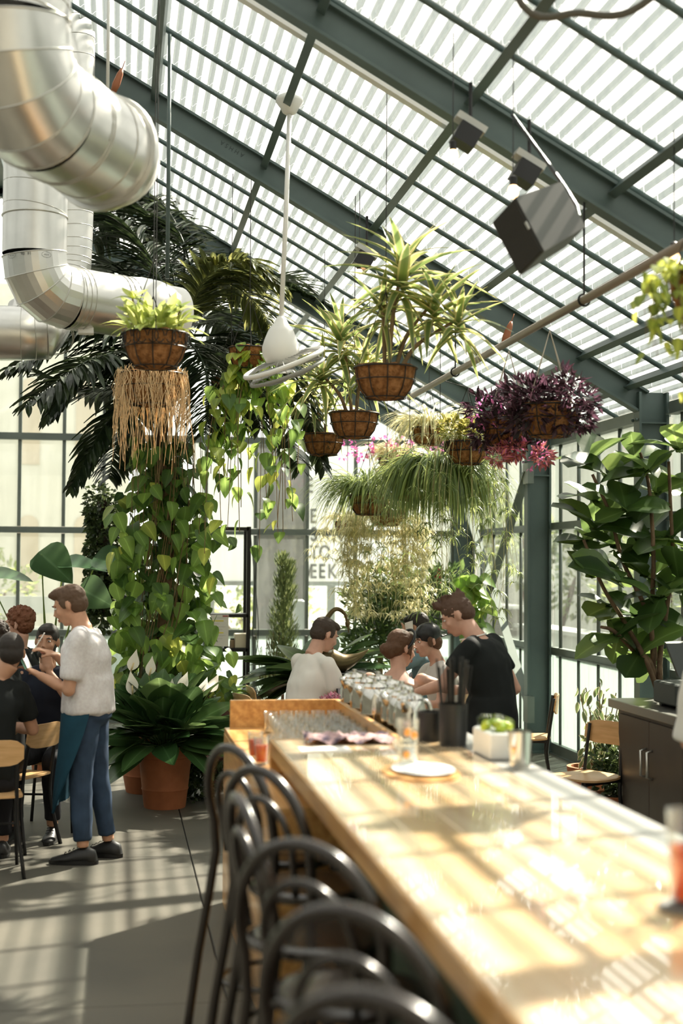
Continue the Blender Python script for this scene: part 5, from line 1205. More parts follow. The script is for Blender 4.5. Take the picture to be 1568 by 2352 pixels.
# weeping fig by the louvres
q = V(aY(872, 1500, 14.4).x, 14.4, 0); t = thing('weeping_fig', q, 'branching fig tree in front of the louvred vent', 'tree'); pot(t, q, .17, .22, .4)
for tx, ty in ((850, 1395), (880, 1350), (905, 1345), (930, 1370), (960, 1380), (835, 1420)):
    b = MB(); b.tube(bez([q+V(0, 0, .35), aY(875, 1470, 14.4), aY((872+tx)/2+4, (1470+ty)/2, 14.4), aY(tx, ty, 14.3)], 5), [.022]*6+[.014]*10, 6); b.build('branch', M_TWIG, t, smooth=True)
cs = [(aY(x, y, 14.2+R.uniform(-.3, .2)), .22) for x, y in ((840, 1380), (845, 1440), (870, 1350), (900, 1340), (930, 1360), (970, 1370), (1000, 1350), (985, 1400), (860, 1480), (920, 1430), (900, 1390), (1030, 1345), (835, 1500))]
tag(blob_foliage('foliage', cs, 2400, .10, t, leafmat('fig_leaf', (.05, .14, .025), (.04, .11, .02), island=True, rnd=.6), 12, aspect=.42), kind='stuff')
# leafy plant behind the white t-shirt man
q = V(aY(735, 1500, 12.6).x, 12.6, 0); t = thing('broadleaf_plant', q, 'broad glossy-leaved plant behind the head of the man in white', 'plant'); pot(t, q, .18, .22, .62)
big = [leaf('leaf', lance, M_LILY, 10, dr, .25, .03, petiole=.35) for dr in (.5, 1.0)]
for i in range(60):
    a = R.uniform(0, 6.283); el = rad(R.uniform(15, 70)); d = V(cos(a)*cos(el), sin(a)*cos(el), sin(el)); s = R.uniform(.5, .75); inst('leaf', big[i % 2], t, mtx(q+V(0, 0, .72), d, V(0, 0, 1)+rv(.3), s, s*1.5))
# swan planter
q = aY(775, 1500, 12.0); t = thing('swan_planter', q, 'bronze swan-shaped planter with a curved neck on a stand', 'planter'); M_BRZ = mat('bronze', (.18, .13, .06), .35, .7, .5, .3, 8)
b = MB(); b.tube(bez([q+V(-.15, 0, -.02), q+V(-.08, 0, -.07), q+V(.05, 0, -.08), q+V(.18, 0, -.03), q+V(.27, 0, .03)], 5), [.03, .06, .085, .10, .11, .115, .115, .11, .10, .09, .08, .07, .06, .05, .04, .032, .026, .02, .014, .008, .004], 14); b.build('body', M_BRZ, t, smooth=True)
nk = [q+V(-.12, 0, 0), aY(742, 1470, 12.0), aY(745, 1432, 12.0), aY(768, 1400, 12.0), aY(790, 1408, 12.0), aY(798, 1432, 12.0)]
b = MB(); b.tube(bez(nk, 5), [.035-.001*i for i in range(26)], 10); b.build('neck', M_BRZ, t, smooth=True)
b = MB(); b.ell(nk[-1], .022, .02, .035); b.tube([nk[-1]-V(-.005, 0, .02), nk[-1]-V(-.01, 0, .08)], [.012, .004], 6); b.build('head', M_BRZ, t, smooth=True)
b = MB(); b.rbox((q.x-.3, 11.8, q.z-.19), (q.x+.35, 12.25, q.z-.16), .004)
for sx in (-.27, .32):
    for y in (11.83, 12.22): b.box((q.x+sx-.015, y-.015, 0), (q.x+sx+.015, y+.015, q.z-.18))
tag(b.build('plant_stand', M_BLACK, None, loc=(q.x, 12, 0)), 'black plant stand carrying the bronze swan planter', 'stand')
# corner pothos, yellow-green
q = V(aY(1085, 1420, 13.6).x, 13.6, 0); t = thing('corner_pothos', q, 'yellow-splashed climbing plant in the corner behind the braces', 'plant'); pot(t, q, .16, .2, .4)
b = MB(); b.tube([q+V(0, 0, .35), q+V(0, 0, 1.7)], .035, 8); b.build('pole', M_BARK, t)
for i in range(46):
    p = aY(R.uniform(1050, 1110), R.uniform(1320, 1440), 13.5); a = R.uniform(0, 6.28); put_leaf(t, heartsy if i % 2 else hearts, p, V(cos(a), -.3, -R.uniform(.2, 1)), V(0, -.8, .7)+rv(.4), R.uniform(.13, .22))
# red lantern, extinguisher-like
q = aY(1003, 1322, 14.5); t = thing('red_lantern', q, 'small red lantern hanging above the louvred vent', 'lantern')
b = MB(); b.lathe(q, [(.02, -.10), (.045, -.085), (.05, 0), (.045, .07), (.02, .085)], 14); b.build('shade', mat('red_shade', (.5, .02, .03), .4), t, auto=40)
b = MB(); b.tube([q+V(0, 0, .08), V(q.x, q.y, ZR(q.x)-.12)], .003, 5); b.build('wire', M_WIRE, t)
# fiddle-leaf fig
q = V(3.78, 9.25, 0); t = thing('fiddle_leaf_fig', q, 'large fiddle-leaf fig behind the brown cabinet and cash register', 'tree'); pot(t, q, .18, .23, .45)
YFg = 9.0
for P in ([(1500, 1560), (1440, 1440), (1385, 1350), (1340, 1240)], [(1505, 1560), (1490, 1420), (1430, 1290), (1400, 1180), (1360, 1090)], [(1510, 1560), (1498, 1400), (1500, 1270), (1490, 1120), (1470, 1040)], [(1515, 1560), (1530, 1400), (1545, 1300), (1540, 1180), (1535, 1060)], [(1500, 1540), (1460, 1500), (1410, 1450), (1380, 1440)]):
    b = MB(); PP = [V(q.x, q.y, .4)]+[aY(x, y, YFg+R.uniform(-.1, .1)) for x, y in P]; Q = bez(PP, 5); b.tube(Q, [.021-.011*i/len(Q) for i in range(len(Q))], 7); b.build('branch', M_BARK, t, smooth=True)
for cx, cyy in ((1335, 1040), (1385, 1075), (1440, 1030), (1470, 1060), (1540, 1010), (1350, 1130), (1420, 1150), (1490, 1110), (1560, 1120), (1330, 1220), (1390, 1230), (1450, 1220), (1520, 1210), (1570, 1250), (1335, 1300), (1400, 1310), (1460, 1300), (1540, 1310), (1380, 1370), (1440, 1390), (1500, 1350), (1400, 1440), (1450, 1480), (1500, 1480), (1390, 1290), (1345, 1190)):
    c = aY(cx+18, cyy+22, YFg+R.uniform(-.3, .25))
    for i in range(5):
        a = i*2.4+R.random(); el = R.uniform(-.5, 1.1); d = V(cos(a), sin(a)*.7, el); s = R.uniform(.24, .38); inst('leaf', R.choice(fidds), t, mtx(c-d.normalized()*.03, d, V(-cos(a)*.5, -.5-sin(a)*.5, 1)+rv(.5), s, s*.92))
# variegated fig by the glass
q = V(3.55, 10.35, 0); t = thing('variegated_fig', q, 'small-leaved variegated fig against the frosted panes behind the empty chair', 'plant'); pot(t, q, .13, .17, .3)
for i in range(14):
    tip = aY(R.uniform(1325, 1440), R.uniform(1560, 1720), 10.3+R.uniform(-.15, .15)); Q = bez([q+V(0, 0, .28), q.lerp(tip, .5)+rv(.05), tip], 6); b = MB(); b.tube(Q, .004, 4); b.build('stem', M_TWIG, t)
    for k in range(19):
        c = Q[R.randrange(4, len(Q))]+rv(.06); a = R.uniform(0, 6.28); put_leaf(t, varis, c, V(cos(a)*.6, sin(a)*.6, -R.uniform(.1, 1)), V(0, -.6, 1)+rv(.5), R.uniform(.06, .095))
q = V(3.42, 9.55, 0); t = thing('low_fern', q, 'low bushy green plant in an orange pot on the floor by the cabinet', 'plant'); pot(t, q, .12, .16, .22)
tag(blob_foliage('foliage', [(q+V(R.uniform(-.12, .12), R.uniform(-.1, .1), .28+.2*R.random()), .14) for _ in range(6)], 800, .055, t, M_SMALL, 31, aspect=.7), kind='stuff')

# ================================================================== SHELF UNIT BY THE FAR GLASS
Ysh = 14.2; xa, xb = aY(208, 1400, Ysh).x, aY(570, 1400, Ysh).x; zt = aY(400, 1208, Ysh).z
sh = thing('shelf_unit', ((xa+xb)/2, Ysh, 0), 'black metal shelf unit standing before the far glass', 'shelf')
for x in (xa, xb):
    for y in (Ysh, Ysh+.35): b = MB(); b.box((x-.02, y-.02, 0), (x+.02, y+.02, zt)); b.build('post', M_BLACK, sh)
ZS = [aY(500, py, Ysh).z for py in (1604, 1489, 1410, 1210)]
for z in ZS: b = MB(); b.rbox((xa, Ysh-.02, z-.035), (xb, Ysh+.37, z), .003); b.build('shelf', M_BLACK, sh)
def jar(px, zi, r, h, m, label, name='jar'):
    x = aY(px, 1480, Ysh+.1).x; t = thing(name, (x, Ysh+.1, ZS[zi]), label, 'jar')
    b = MB(); b.lathe((x, Ysh+.1, ZS[zi]), [(r*.9, 0), (r, .01), (r, h*.8), (r*.7, h*.9)], 16); b.build('body', m, t, auto=40)
    b = MB(); b.lathe((x, Ysh+.1, ZS[zi]+h*.9), [(r*.75, 0), (r*.75, h*.12), (r*.6, h*.14)], 16); b.build('lid', M_BLACK, t, auto=40)
jar(505, 1, .028, .10, M_WHITE, 'small white jar on the middle shelf, left of the others'); jar(519, 1, .024, .09, M_BLACK, 'small dark jar between two pale ones on the shelf'); jar(533, 1, .026, .09, mat('jar_tan', (.6, .45, .3)), 'little tan jar beside the dark one on the shelf')
def sbox(px, zi, w_, d, h, m, label, name='storage_box'):
    x = aY(px, 1480, Ysh+.1).x; b = MB(); b.rbox((x-w_/2, Ysh+.02, ZS[zi]), (x+w_/2, Ysh+.02+d, ZS[zi]+h), .006); tag(b.build(name, m, None, loc=(x, Ysh+.1, ZS[zi])), label, 'box')
sbox(553, 1, .13, .2, .14, mat('box_cream', (.8, .72, .55), .5), 'cream plastic box at the end of the middle shelf')
sbox(300, 2, .26, .25, .20, mat('box_black', (.03, .03, .035), .4), 'black device seen through the leaves on the upper shelf')
sbox(262, 2, .05, .2, .30, M_WHITE, 'white binder leaning on the upper shelf', 'binder'); sbox(248, 2, .04, .2, .26, mat('binder_green', (.05, .25, .08), .5), 'green binder beside the white one', 'binder')
b = MB(); a, c = aY(475, 1485, Ysh-.03), aY(525, 1412, Ysh-.03); b.box((a.x, Ysh-.026, a.z), (c.x, Ysh-.024, c.z)); pp = thing('notice', a, 'printed notice with yellow highlighted lines taped to the shelf', 'notice'); b.build('paper', mat('paper', (.82, .80, .74), .8), pp)
b = MB()
for i in range(9):
    z = c.z-.03-(c.z-a.z-.05)*i/9; b.box((a.x+.02, Ysh-.0275, z-.003), (c.x-.03-.03*(i % 3), Ysh-.0262, z))
b.build('text_lines', mat('ink_grey', (.5, .48, .46), .8), pp)
b = MB(); 
for i in (1, 5): z = c.z-.03-(c.z-a.z-.05)*i/9; b.box((a.x+.02, Ysh-.0285, z-.006), (c.x-.05, Ysh-.0276, z+.004))
b.build('highlight', mat('highlighter', (.9, .75, .05), .8), pp)
b = MB(); b.box((c.x-.06, Ysh-.029, c.z-.02), (c.x-.005, Ysh-.0276, c.z-.008)); b.build('red_mark', mat('maroon', (.35, .03, .05), .8), pp)
q = V(aY(519, 1650, Ysh).x, Ysh-.35, aY(519, 1668, Ysh-.35).z)
b = MB(); b.rbox((q.x-.14, q.y-.1, 0), (q.x+.14, q.y+.1, q.z), .005); tag(b.build('white_crate', M_WHITE, None, loc=(q.x, q.y, 0)), 'white box on the floor holding the green vase', 'box')
b = MB(); b.lathe(q, [(.035, 0), (.058, .03), (.06, .06), (.035, .10), (.032, .12), (.045, .135)], 18); tag(b.build('green_vase', mat('green_glass', (.02, .40, .08), .1, trans=.5), None, smooth=True, loc=q), 'bright green glass vase low beside the shelf unit', 'vase')
b = MB()
for x0, dx in ((588, 6), (582, -8)):
    P = [aY(x0+dx, 1216, 16.385), aY(x0, 1300, 16.36), aY(x0-dx*1.4, 1450, 16.38), aY(x0, 1560, 16.34), aY(x0+30, 1620, 16.3)]; P.append(V(P[-1].x+.1, 16.3, .006)); b.tube(bez(P, 6), .006, 5)
tag(b.build('cable', M_BLACK, None, loc=(0, 16, 1)), 'black cables hanging down the far glass beside the shelf unit', 'cable')

# ================================================================== THINGS ON THE DINERS' TABLE
TZ = .75
def onT(px, Y): return V(aY(px, 1500, Y).x, Y, TZ)
q = onT(762, 9.72); t = thing('salad_bowl', q, 'white bowl heaped with red radicchio salad before the man in white', 'bowl')
b = MB(); b.lathe(q, [(.06, 0), (.07, .01), (.12, .05), (.135, .085), (.128, .085), (.07, .02)], 28); b.build('bowl', M_WHITE, t, auto=40)
tag(blob_foliage('salad', [(q+V(0, 0, .09), .09), (q+V(.02, 0, .11), .06)], 260, .045, t, leafmat('radicchio', (.45, .05, .10), (.6, .35, .35), island=True, rnd=.5), 5, aspect=.9, squash=.5), kind='stuff')
q = onT(792, 9.9); t = thing('water_bottle', q, 'clear water bottle with a blue cap on the diners table', 'bottle')
b = MB(); b.lathe(q, [(.034, 0), (.036, .01), (.036, .13), (.03, .155), (.014, .18), (.013, .20)], 18); b.build('bottle', M_TUMBLER, t, auto=40)
b = MB(); b.lathe(q+V(0, 0, .198), [(.015, 0), (.015, .022), (.012, .024)], 14); b.build('cap', mat('blue_cap', (.03, .18, .65), .4), t, auto=40)
q = onT(806, 10.15); b = MB(); b.lathe(q, [(.03, 0), (.032, .14), (.014, .18), (.014, .22)], 16); tag(b.build('milk_bottle', mat('milk_glass', (.85, .83, .76), .3), None, auto=40, loc=q), 'white bottle behind the water bottle', 'bottle')
def laptop(px, Y, rz, label, tilt=.35, w_=.30):
    q = onT(px, Y); t = thing('laptop', q, label, 'laptop'); Mx = Matrix.Rotation(rz, 3, 'Z')
    b = MB(); b.obox(q+V(0, 0, .008), Mx@V(w_/2, 0, 0), Mx@V(0, .10, 0), V(0, 0, .007)); b.build('keyboard', M_SEAM, t)
    up = Mx@V(0, tilt*.1, .10); b = MB(); b.obox(q+V(0, 0, .115)+Mx@V(0, .1+tilt*.1, 0), Mx@V(w_/2, 0, 0), Mx@V(0, .003, -.0), up); l_ = b.build('lid', M_BLACK, t)
    b = MB(); b.obox(q+V(0, 0, .115)+Mx@V(0, .096+tilt*.1, 0), Mx@V(w_/2*.94, 0, 0), Mx@V(0, .0005, 0), up*.92); b.build('screen', mat('screen', (.30, .22, .20), .2, 0, .5, 0, 9, (.10, .13, .18), emit=.15), l_)
laptop(838, 9.85, .25, 'open laptop with a lit reddish screen behind the pitchers'); laptop(826, 10.2, -.15, 'second dark laptop lid with sun glints, farther across the table', .1)
# ================================================================== PEOPLE
def remeshed(mb, name, m, parent, vox=.008, smooth=6, wrinkle=0, wscale=9, fuzz=0):
    """one continuous skin over overlapping volumes"""
    org = ORG[parent.name]; me = mb.mesh(name, m, V(0, 0, 0)); o = bpy.data.objects.new('tmp', me); C.objects.link(o)
    md = o.modifiers.new('r', 'REMESH'); md.mode = 'VOXEL'; md.voxel_size = vox; md.use_smooth_shade = True
    s_ = o.modifiers.new('s', 'SMOOTH'); s_.factor = .5; s_.iterations = smooth
    bpy.context.view_layer.update(); ev = o.evaluated_get(bpy.context.evaluated_depsgraph_get())
    me2 = bpy.data.meshes.new_from_object(ev); bpy.data.objects.remove(o); me2.name = name
    n = len(me2.vertices); co = np.empty(n*3); me2.vertices.foreach_get('co', co); co = co.reshape(-1, 3)
    if wrinkle or fuzz:
        no = np.empty(n*3); me2.vertices.foreach_get('normal', no); no = no.reshape(-1, 3); d = np.zeros(n)
        for i in range(n):
            p = co[i]
            if wrinkle: d[i] += wrinkle*(noise.noise(V(p[0]*wscale, p[1]*wscale, p[2]*wscale*.6))+.5*noise.noise(V(p[0]*wscale*2.3+7, p[1]*wscale*2.3, p[2]*wscale*1.3)))
            if fuzz: d[i] += fuzz*noise.noise(V(*(p*70)))+fuzz*.8*noise.noise(V(*(p*160)))
        co += no*d[:, None]
    co -= np.array(org); me2.vertices.foreach_set('co', co.ravel()); me2.materials.clear(); me2.materials.append(m)
    me2.polygons.foreach_set('use_smooth', [True]*len(me2.polygons)); me2.update()
    ob = bpy.data.objects.new(name, me2); C.objects.link(ob); ob.parent = parent; ORG[ob.name] = org; return ob
def skinmat(n, c): return mat('skin_'+n, c, .5, 0, .4, 0, 14, tuple(x*.86 for x in c), trans=.04)
SK1 = skinmat('fair', (.62, .34, .22)); SK2 = skinmat('tan', (.50, .27, .17)); SK3 = skinmat('pink', (.66, .38, .28))
M_EYE = mat('eye_white', (.75, .72, .68), .3); M_PUP = mat('pupil', (.02, .015, .01), .2); M_LIP = mat('lips', (.42, .14, .10), .5)
def human(name, label, base, az, J, skin=SK1, shirt=None, pants=None, hair=None, sleeve=.55, hem=None, group=None, sc_=1, shoes=None, head=(0, 0, 0), haircol=(.05, .03, .02), beard=False, female=False, hands=(0, 0), strap=False, curl=.5, hgrip=((0, 1, -.3), (0, 1, -.3)), thk=1):
    """J: joints in the person's own frame (x to the person's right, y forward, z up from the floor)"""
    a = rad(az); F = V(sin(a), cos(a), 0); Rt = V(cos(a), -sin(a), 0); B0 = Vector(base)
    W = lambda p: B0+Rt*p[0]+F*p[1]+V(0, 0, p[2])
    D = lambda p: Rt*p[0]+F*p[1]+V(0, 0, p[2])
    t = thing(name, B0, label, 'person', group)
    pel, wai, che, nek, hed = [W(J[k]) for k in ('pel', 'wai', 'che', 'nek', 'head')]
    sh = [W(J['shL']), W(J['shR'])]; el = [W(J['elL']), W(J['elR'])]; wr = [W(J['wrL']), W(J['wrR'])]
    lat = (sh[1]-sh[0]).normalized(); k_ = .92 if female else 1.0
    def torso(b, g=0, top=True, zmin=None):
        up = (nek-che).normalized()
        P = [pel-V(0, 0, .07), pel, wai, che-(che-wai)*.25, che, che+up*.09, nek-up*.055, nek-up*.02]
        rx = [.125, .165 if not female else .168, .140, .158, .168, .172, .10, .058]; ry = [.09, .118, .105, .115, .122, .105, .068, .055]
        hipl = (W(J['hiR'])-W(J['hiL'])).normalized(); rings = []
        n = len(P) if top else len(P)-1
        for i in range(n):
            d = (P[min(i+1, len(P)-1)]-P[max(i-1, 0)]).normalized(); l_ = hipl.lerp(lat, min(1, i/4)); x = (l_-d*l_.dot(d)).normalized(); y = d.cross(x)
            if zmin is not None and i == 0: continue
            rings.append([P[i]+x*(cos(2*pi*j/20)*(rx[i]*k_*thk+g))+y*(sin(2*pi*j/20)*(ry[i]*thk+g)) for j in range(20)])
        b.loft(rings)
    def arm(b, s, g=0, frac=None):
        S, E_, Wp = sh[s], el[s], wr[s]
        if frac is None:
            b.ell(S, .058*k_+g); b.tube([S, S.lerp(E_, .35), E_, E_.lerp(Wp, .35), Wp], [x*k_+g for x in (.054, .048, .039, .038, .026)], 12); b.ell(E_, .040*k_)
        else:
            b.ell(S, .056*k_+g); e = S.lerp(E_, min(1, frac)); b.tube([S, S.lerp(e, .6), e], [x+g for x in (.056, .057, .057)], 14)
            if frac > 1: b.ell(E_, .05); b.tube([E_, E_.lerp(Wp, frac-1)], [.05, .042], 12)
    b = MB(); torso(b)
    hb = Matrix.Rotation(0, 3, 'Z'); yaw, pit, rol = [rad(x) for x in head]
    HF = D((sin(yaw)*cos(pit), cos(yaw)*cos(pit), sin(pit))).normalized(); HR = HF.cross(V(0, 0, 1)).normalized(); HU = HR.cross(HF)
    HR, HU = HR*cos(rol)+HU*sin(rol), HU*cos(rol)-HR*sin(rol)
    HM = Matrix((HR, HF, HU)).transposed()
    h = lambda x, y, z: hed+HM@(V(x, y, z)*sc_)
    def he(bb, c, r, n=14, m=10, rot=None): bb.ell(h(*c), r[0]*sc_, r[1]*sc_, r[2]*sc_, n, m, HM@rot if rot else HM)
    b.tube([nek-(hed-nek)*.25, nek, h(0, -.02, -.06)], [.062*k_, .056*k_, .056*k_], 14)
    he(b, (0, -.012, .032), (.075, .096, .086)); he(b, (0, .030, -.022), (.061, .064, .082)); he(b, (0, .045, -.082), (.042, .040, .030)); he(b, (0, .066, -.095), (.020, .018, .016))
    he(b, (0, .082, .030), (.050, .014, .010)); b.tube([h(0, .088, .022), h(0, .104, -.008), h(0, .114, -.030)], [.009, .010, .013], 8); he(b, (.011, .098, -.034), (.009, .010, .008)); he(b, (-.011, .098, -.034), (.009, .010, .008))
    he(b, (.038, .064, -.020), (.020, .022, .020)); he(b, (-.038, .064, -.020), (.020, .022, .020)); he(b, (0, .088, -.062), (.024, .012, .012))
    for s_ in (-1, 1): he(b, (s_*.077, -.008, -.008), (.009, .019, .032), 10, 8, Matrix.Rotation(s_*.3, 3, 'Z')); 
    for s in (0, 1): arm(b, s)
    # hands
    fd = []
    for s in (0, 1):
        Wp = wr[s]; hd = D(hgrip[s]).normalized() if hgrip[s] else (Wp-el[s]).normalized(); sx_ = -1 if s == 0 else 1
        pn = (hd.cross(lat*sx_)); pn = pn.normalized() if pn.length > .1 else V(0, 0, -1)
        if pn.z > 0: pn = -pn
        sd = pn.cross(hd).normalized(); pc = Wp+hd*.045
        b.ell(pc, .042, .048, .015, 12, 8, Matrix((sd, hd, -pn)).transposed()); b.tube([Wp-hd*.01, pc], [.025, .026], 10, flat=.75)
        for i_, (off, ln) in enumerate(((-.030, .064), (-.010, .074), (.010, .070), (.029, .055))):
            p = pc+hd*.040+sd*off; d = hd; P = [p-hd*.012]
            for q_ in range(3): P.append(P[-1]+d*ln*(.42, .33, .25)[q_]+(hd*.008 if q_ == 0 else V(0, 0, 0))); d = (d+pn*curl*(.7+.3*q_)).normalized()
            b.tube(P, [.0092, .0090, .0085, .0070], 8); b.ell(P[-1], .0072, n=8, m=6)
        tb = 1 if (lat*sx_).dot(sd) < 0 else -1
        p = Wp+hd*.015+sd*.028*tb; P = [p, p+(sd*tb*.7+hd*.7).normalized()*.032, p+(sd*tb*.5+hd*.9+pn*.3).normalized()*.058, p+(sd*tb*.25+hd+pn*.5).normalized()*.080]; b.tube(P, [.014, .012, .0105, .008], 8)
        fd.append((pc, hd, sd, pn))
    legs = []
    if 'knL' in J:
        for s, S in ((0, 'L'), (1, 'R')):
            hp, kn, an = W(J['hi'+S]), W(J['kn'+S]), W(J['an'+S]); legs.append((hp, kn, an))
            b.tube([hp, hp.lerp(kn, .4), kn, kn.lerp(an, .3), an], [.088, .078, .055, .054, .036], 12)
    body = remeshed(b, 'body', skin, t, .0085, 4)
    # eyes, brows, lips
    for s_ in (-1, 1):
        b = MB(); he(b, (s_*.031, .0815, .010), (.0115, .0090, .0062), 10, 7); e_ = b.build('eye', M_EYE, t, smooth=True)
        b = MB(); he(b, (s_*.031, .0890, .0095), (.0055, .0028, .0050), 8, 6); b.build('iris', M_PUP, e_)
        b = MB(); b.tube([h(s_*.014, .0945, .027), h(s_*.032, .0945, .033), h(s_*.050, .082, .028)], [.003, .004, .002], 6); b.build('eyebrow', mat('hair_%.2f_%.2f' % haircol[:2], haircol, .7), t)
    b = MB(); he(b, (0, .0985, -.058), (.022, .006, .005), 12, 6); he(b, (0, .0975, -.067), (.019, .006, .0055), 12, 6); b.build('lips', M_LIP, t, smooth=True)
    M_H = mat('hair_%.2f_%.2f' % haircol[:2], haircol, .55, 0, .4, .4, 60, trans=.08)
    # hair
    b = MB(); fz = .003; kw = {}
    if hair in ('short', 'quiff', 'long_top'):
        he(b, (0, -.022, .040), (.080, .098, .086)); he(b, (0, -.050, -.005), (.074, .066, .070)); he(b, (0, .020, .085), (.066, .075, .034))
        if hair == 'quiff': he(b, (0, .070, .098), (.048, .032, .022)); he(b, (0, .03, .105), (.055, .06, .024)); he(b, (0, -.02, .10), (.05, .06, .022))
        for s_ in (-1, 1): he(b, (s_*.070, .018, .018), (.010, .022, .034))
    elif hair == 'buzz': he(b, (0, -.016, .038), (.079, .099, .087)); he(b, (0, -.050, -.005), (.073, .064, .066)); he(b, (0, .034, .080), (.060, .058, .030)); fz = .0008
    elif hair == 'undercut':
        he(b, (0, -.014, .034), (.0772, .0985, .086)); he(b, (0, -.050, -.008), (.072, .062, .060)); he(b, (0, .02, .095), (.036, .080, .026)); he(b, (.005, .072, .104), (.030, .030, .020)); he(b, (0, -.055, .098), (.040, .05, .030))
        for i in range(16): b.tube([h(R.uniform(-.03, .03), -.08+i*.012, .10), h(R.uniform(-.04, .04), -.09+i*.0125, .145+R.uniform(-.01, .012))], [.014, .004], 6)
    elif hair == 'curly':
        fz = .006; he(b, (0, -.020, .045), (.085, .100, .090)); he(b, (0, -.05, 0), (.078, .07, .07))
        rr_ = random.Random(len(label))
        for i in range(130):
            u = V(rr_.gauss(0, 1), rr_.gauss(0, 1)-.25, rr_.gauss(0, 1)+.45).normalized()
            if u.y > .55 and u.z < .35: continue
            he(b, (u.x*.088, -.018+u.y*.105, .045+u.z*.090), (.015, .015, .015), 7, 5)
    elif hair == 'bun':
        he(b, (0, -.022, .040), (.082, .100, .088)); he(b, (0, -.055, -.005), (.076, .066, .072)); he(b, (0, .020, .080), (.066, .074, .034)); he(b, (0, -.120, -.035), (.045, .045, .042)); he(b, (0, -.088, -.05), (.05, .04, .045))
        for s_ in (-1, 1): he(b, (s_*.072, .012, .008), (.012, .028, .046)); b.tube([h(s_*.074, .03, 0), h(s_*.078, .035, -.05), h(s_*.07, .03, -.09)], [.008, .006, .002], 6)
    elif hair == 'cap':
        he(b, (0, -.05, -.02), (.078, .062, .070)); 
        for s_ in (-1, 1): he(b, (s_*.072, .012, .0), (.012, .028, .046))
    if b.v:
        hr_ = remeshed(b, 'hair', M_H, t, .006 if hair == 'curly' else .007, 1 if hair == 'curly' else 3, fuzz=fz)
    if hair == 'bun':
        b = MB(); b.torus(h(0, .012, .052), .092*sc_, .010, axis=(HF*.9-HU*.3), n=30, m=6); b.build('hair_band', M_BLACK, t, smooth=True)
    if hair == 'cap':
        b = MB(); he(b, (0, -.014, .045), (.084, .104, .086), 18, 12); he(b, (0, -.11, .01), (.052, .06, .010)); cp = remeshed(b, 'cap', M_BLACK, t, .008, 2)
        b = MB(); b.bar(h(-.05, .092, .045), h(.05, .092, .045), .004, .012, up=HU); b.build('cap_strap', M_BLACK, cp); b = MB(); b.bar(h(-.012, .098, .045), h(.012, .098, .045), .004, .013, up=HU); b.build('buckle', M_ALU, cp)
    if beard:
        b = MB(); he(b, (0, .050, -.080), (.050, .042, .032)); he(b, (0, .072, -.095), (.026, .020, .018)); he(b, (0, .0945, -.048), (.026, .008, .005)) 
        for s_ in (-1, 1): he(b, (s_*.056, .02, -.045), (.012, .026, .040))
        remeshed(b, 'beard', M_H, t, .006, 2, fuzz=.002)
    # clothes
    if shirt:
        b = MB(); 
        torso(b, .016, False)
        if hem: b.lathe(V(0, 0, 0), [(0.001, 0), (.001, .001)], 4) if False else None
        for s in (0, 1): arm(b, s, .010, sleeve)
        if strap: pass
        up = (nek-che).normalized(); b.tube([nek-up*.075, nek-up*.028], [.085*k_, .066*k_], 16)
        if 'trap' in J or True:
            for s in (0, 1): b.tube([nek-up*.05, sh[s].lerp(nek, .35)-up*.012, sh[s]], [.058*k_, .051*k_, .045*k_], 12)
        if hem:
            hp_ = (W(J['hiL'])+W(J['hiR']))/2; lx = (W(J['hiR'])-W(J['hiL'])).normalized(); fy = V(0, 0, 1).cross(lx)
            b.loft([[V(pel.x, pel.y, z)+lx*(cos(2*pi*j/20)*rx_)+fy*(sin(2*pi*j/20)*ry_) for j in range(20)] for z, rx_, ry_ in ((hem, .195*thk, .145*thk), (hem+.08, .192*thk, .142*thk), (hem+.22, .17*thk, .13*thk))])
        remeshed(b, 'shirt', shirt, t, .010, 24, wrinkle=.012, wscale=9)
    else:                                                   # narrow-strapped top
        b = MB(); P = [pel, wai, che]; rings = []
        for i, (rx_, ry_) in enumerate(((.18, .13), (.152, .118), (.170, .132))):
            x = lat; d = V(0, 0, 1); y = d.cross(x); rings.append([P[i]+x*(cos(2*pi*j/20)*rx_)+y*(sin(2*pi*j/20)*ry_) for j in range(20)])
        b.loft(rings)
        for s_ in (-1, 1): b.tube(bez([che+lat*s_*.08+F*.12, nek+lat*s_*.085-V(0, 0, .035), che+lat*s_*.07-F*.12], 5), .012, 8)
        remeshed(b, 'tank_top', mat('grey_top', (.10, .10, .11), .8), t, .010, 3)
    if pants and legs:
        b = MB(); b.loft([[V(pel.x, pel.y, pel.z+dz)+Rt*(cos(2*pi*j/20)*rx_)+F*(sin(2*pi*j/20)*ry_) for j in range(20)] for dz, rx_, ry_ in ((-.10, .13, .10), (-.05, .172*thk, .128*thk), (.03, .168*thk, .125*thk), (.09, .150*thk, .115*thk))])
        for hp, kn, an in legs:
            e_ = an.lerp(kn, .10); b.ell(kn, .066); b.ell(hp, .098); b.tube([hp, hp.lerp(kn, .4), kn, kn.lerp(an, .35), e_], [.100, .090, .068, .064, .054], 14)
        remeshed(b, 'trousers', pants, t, .010, 5, wrinkle=.010, wscale=10)
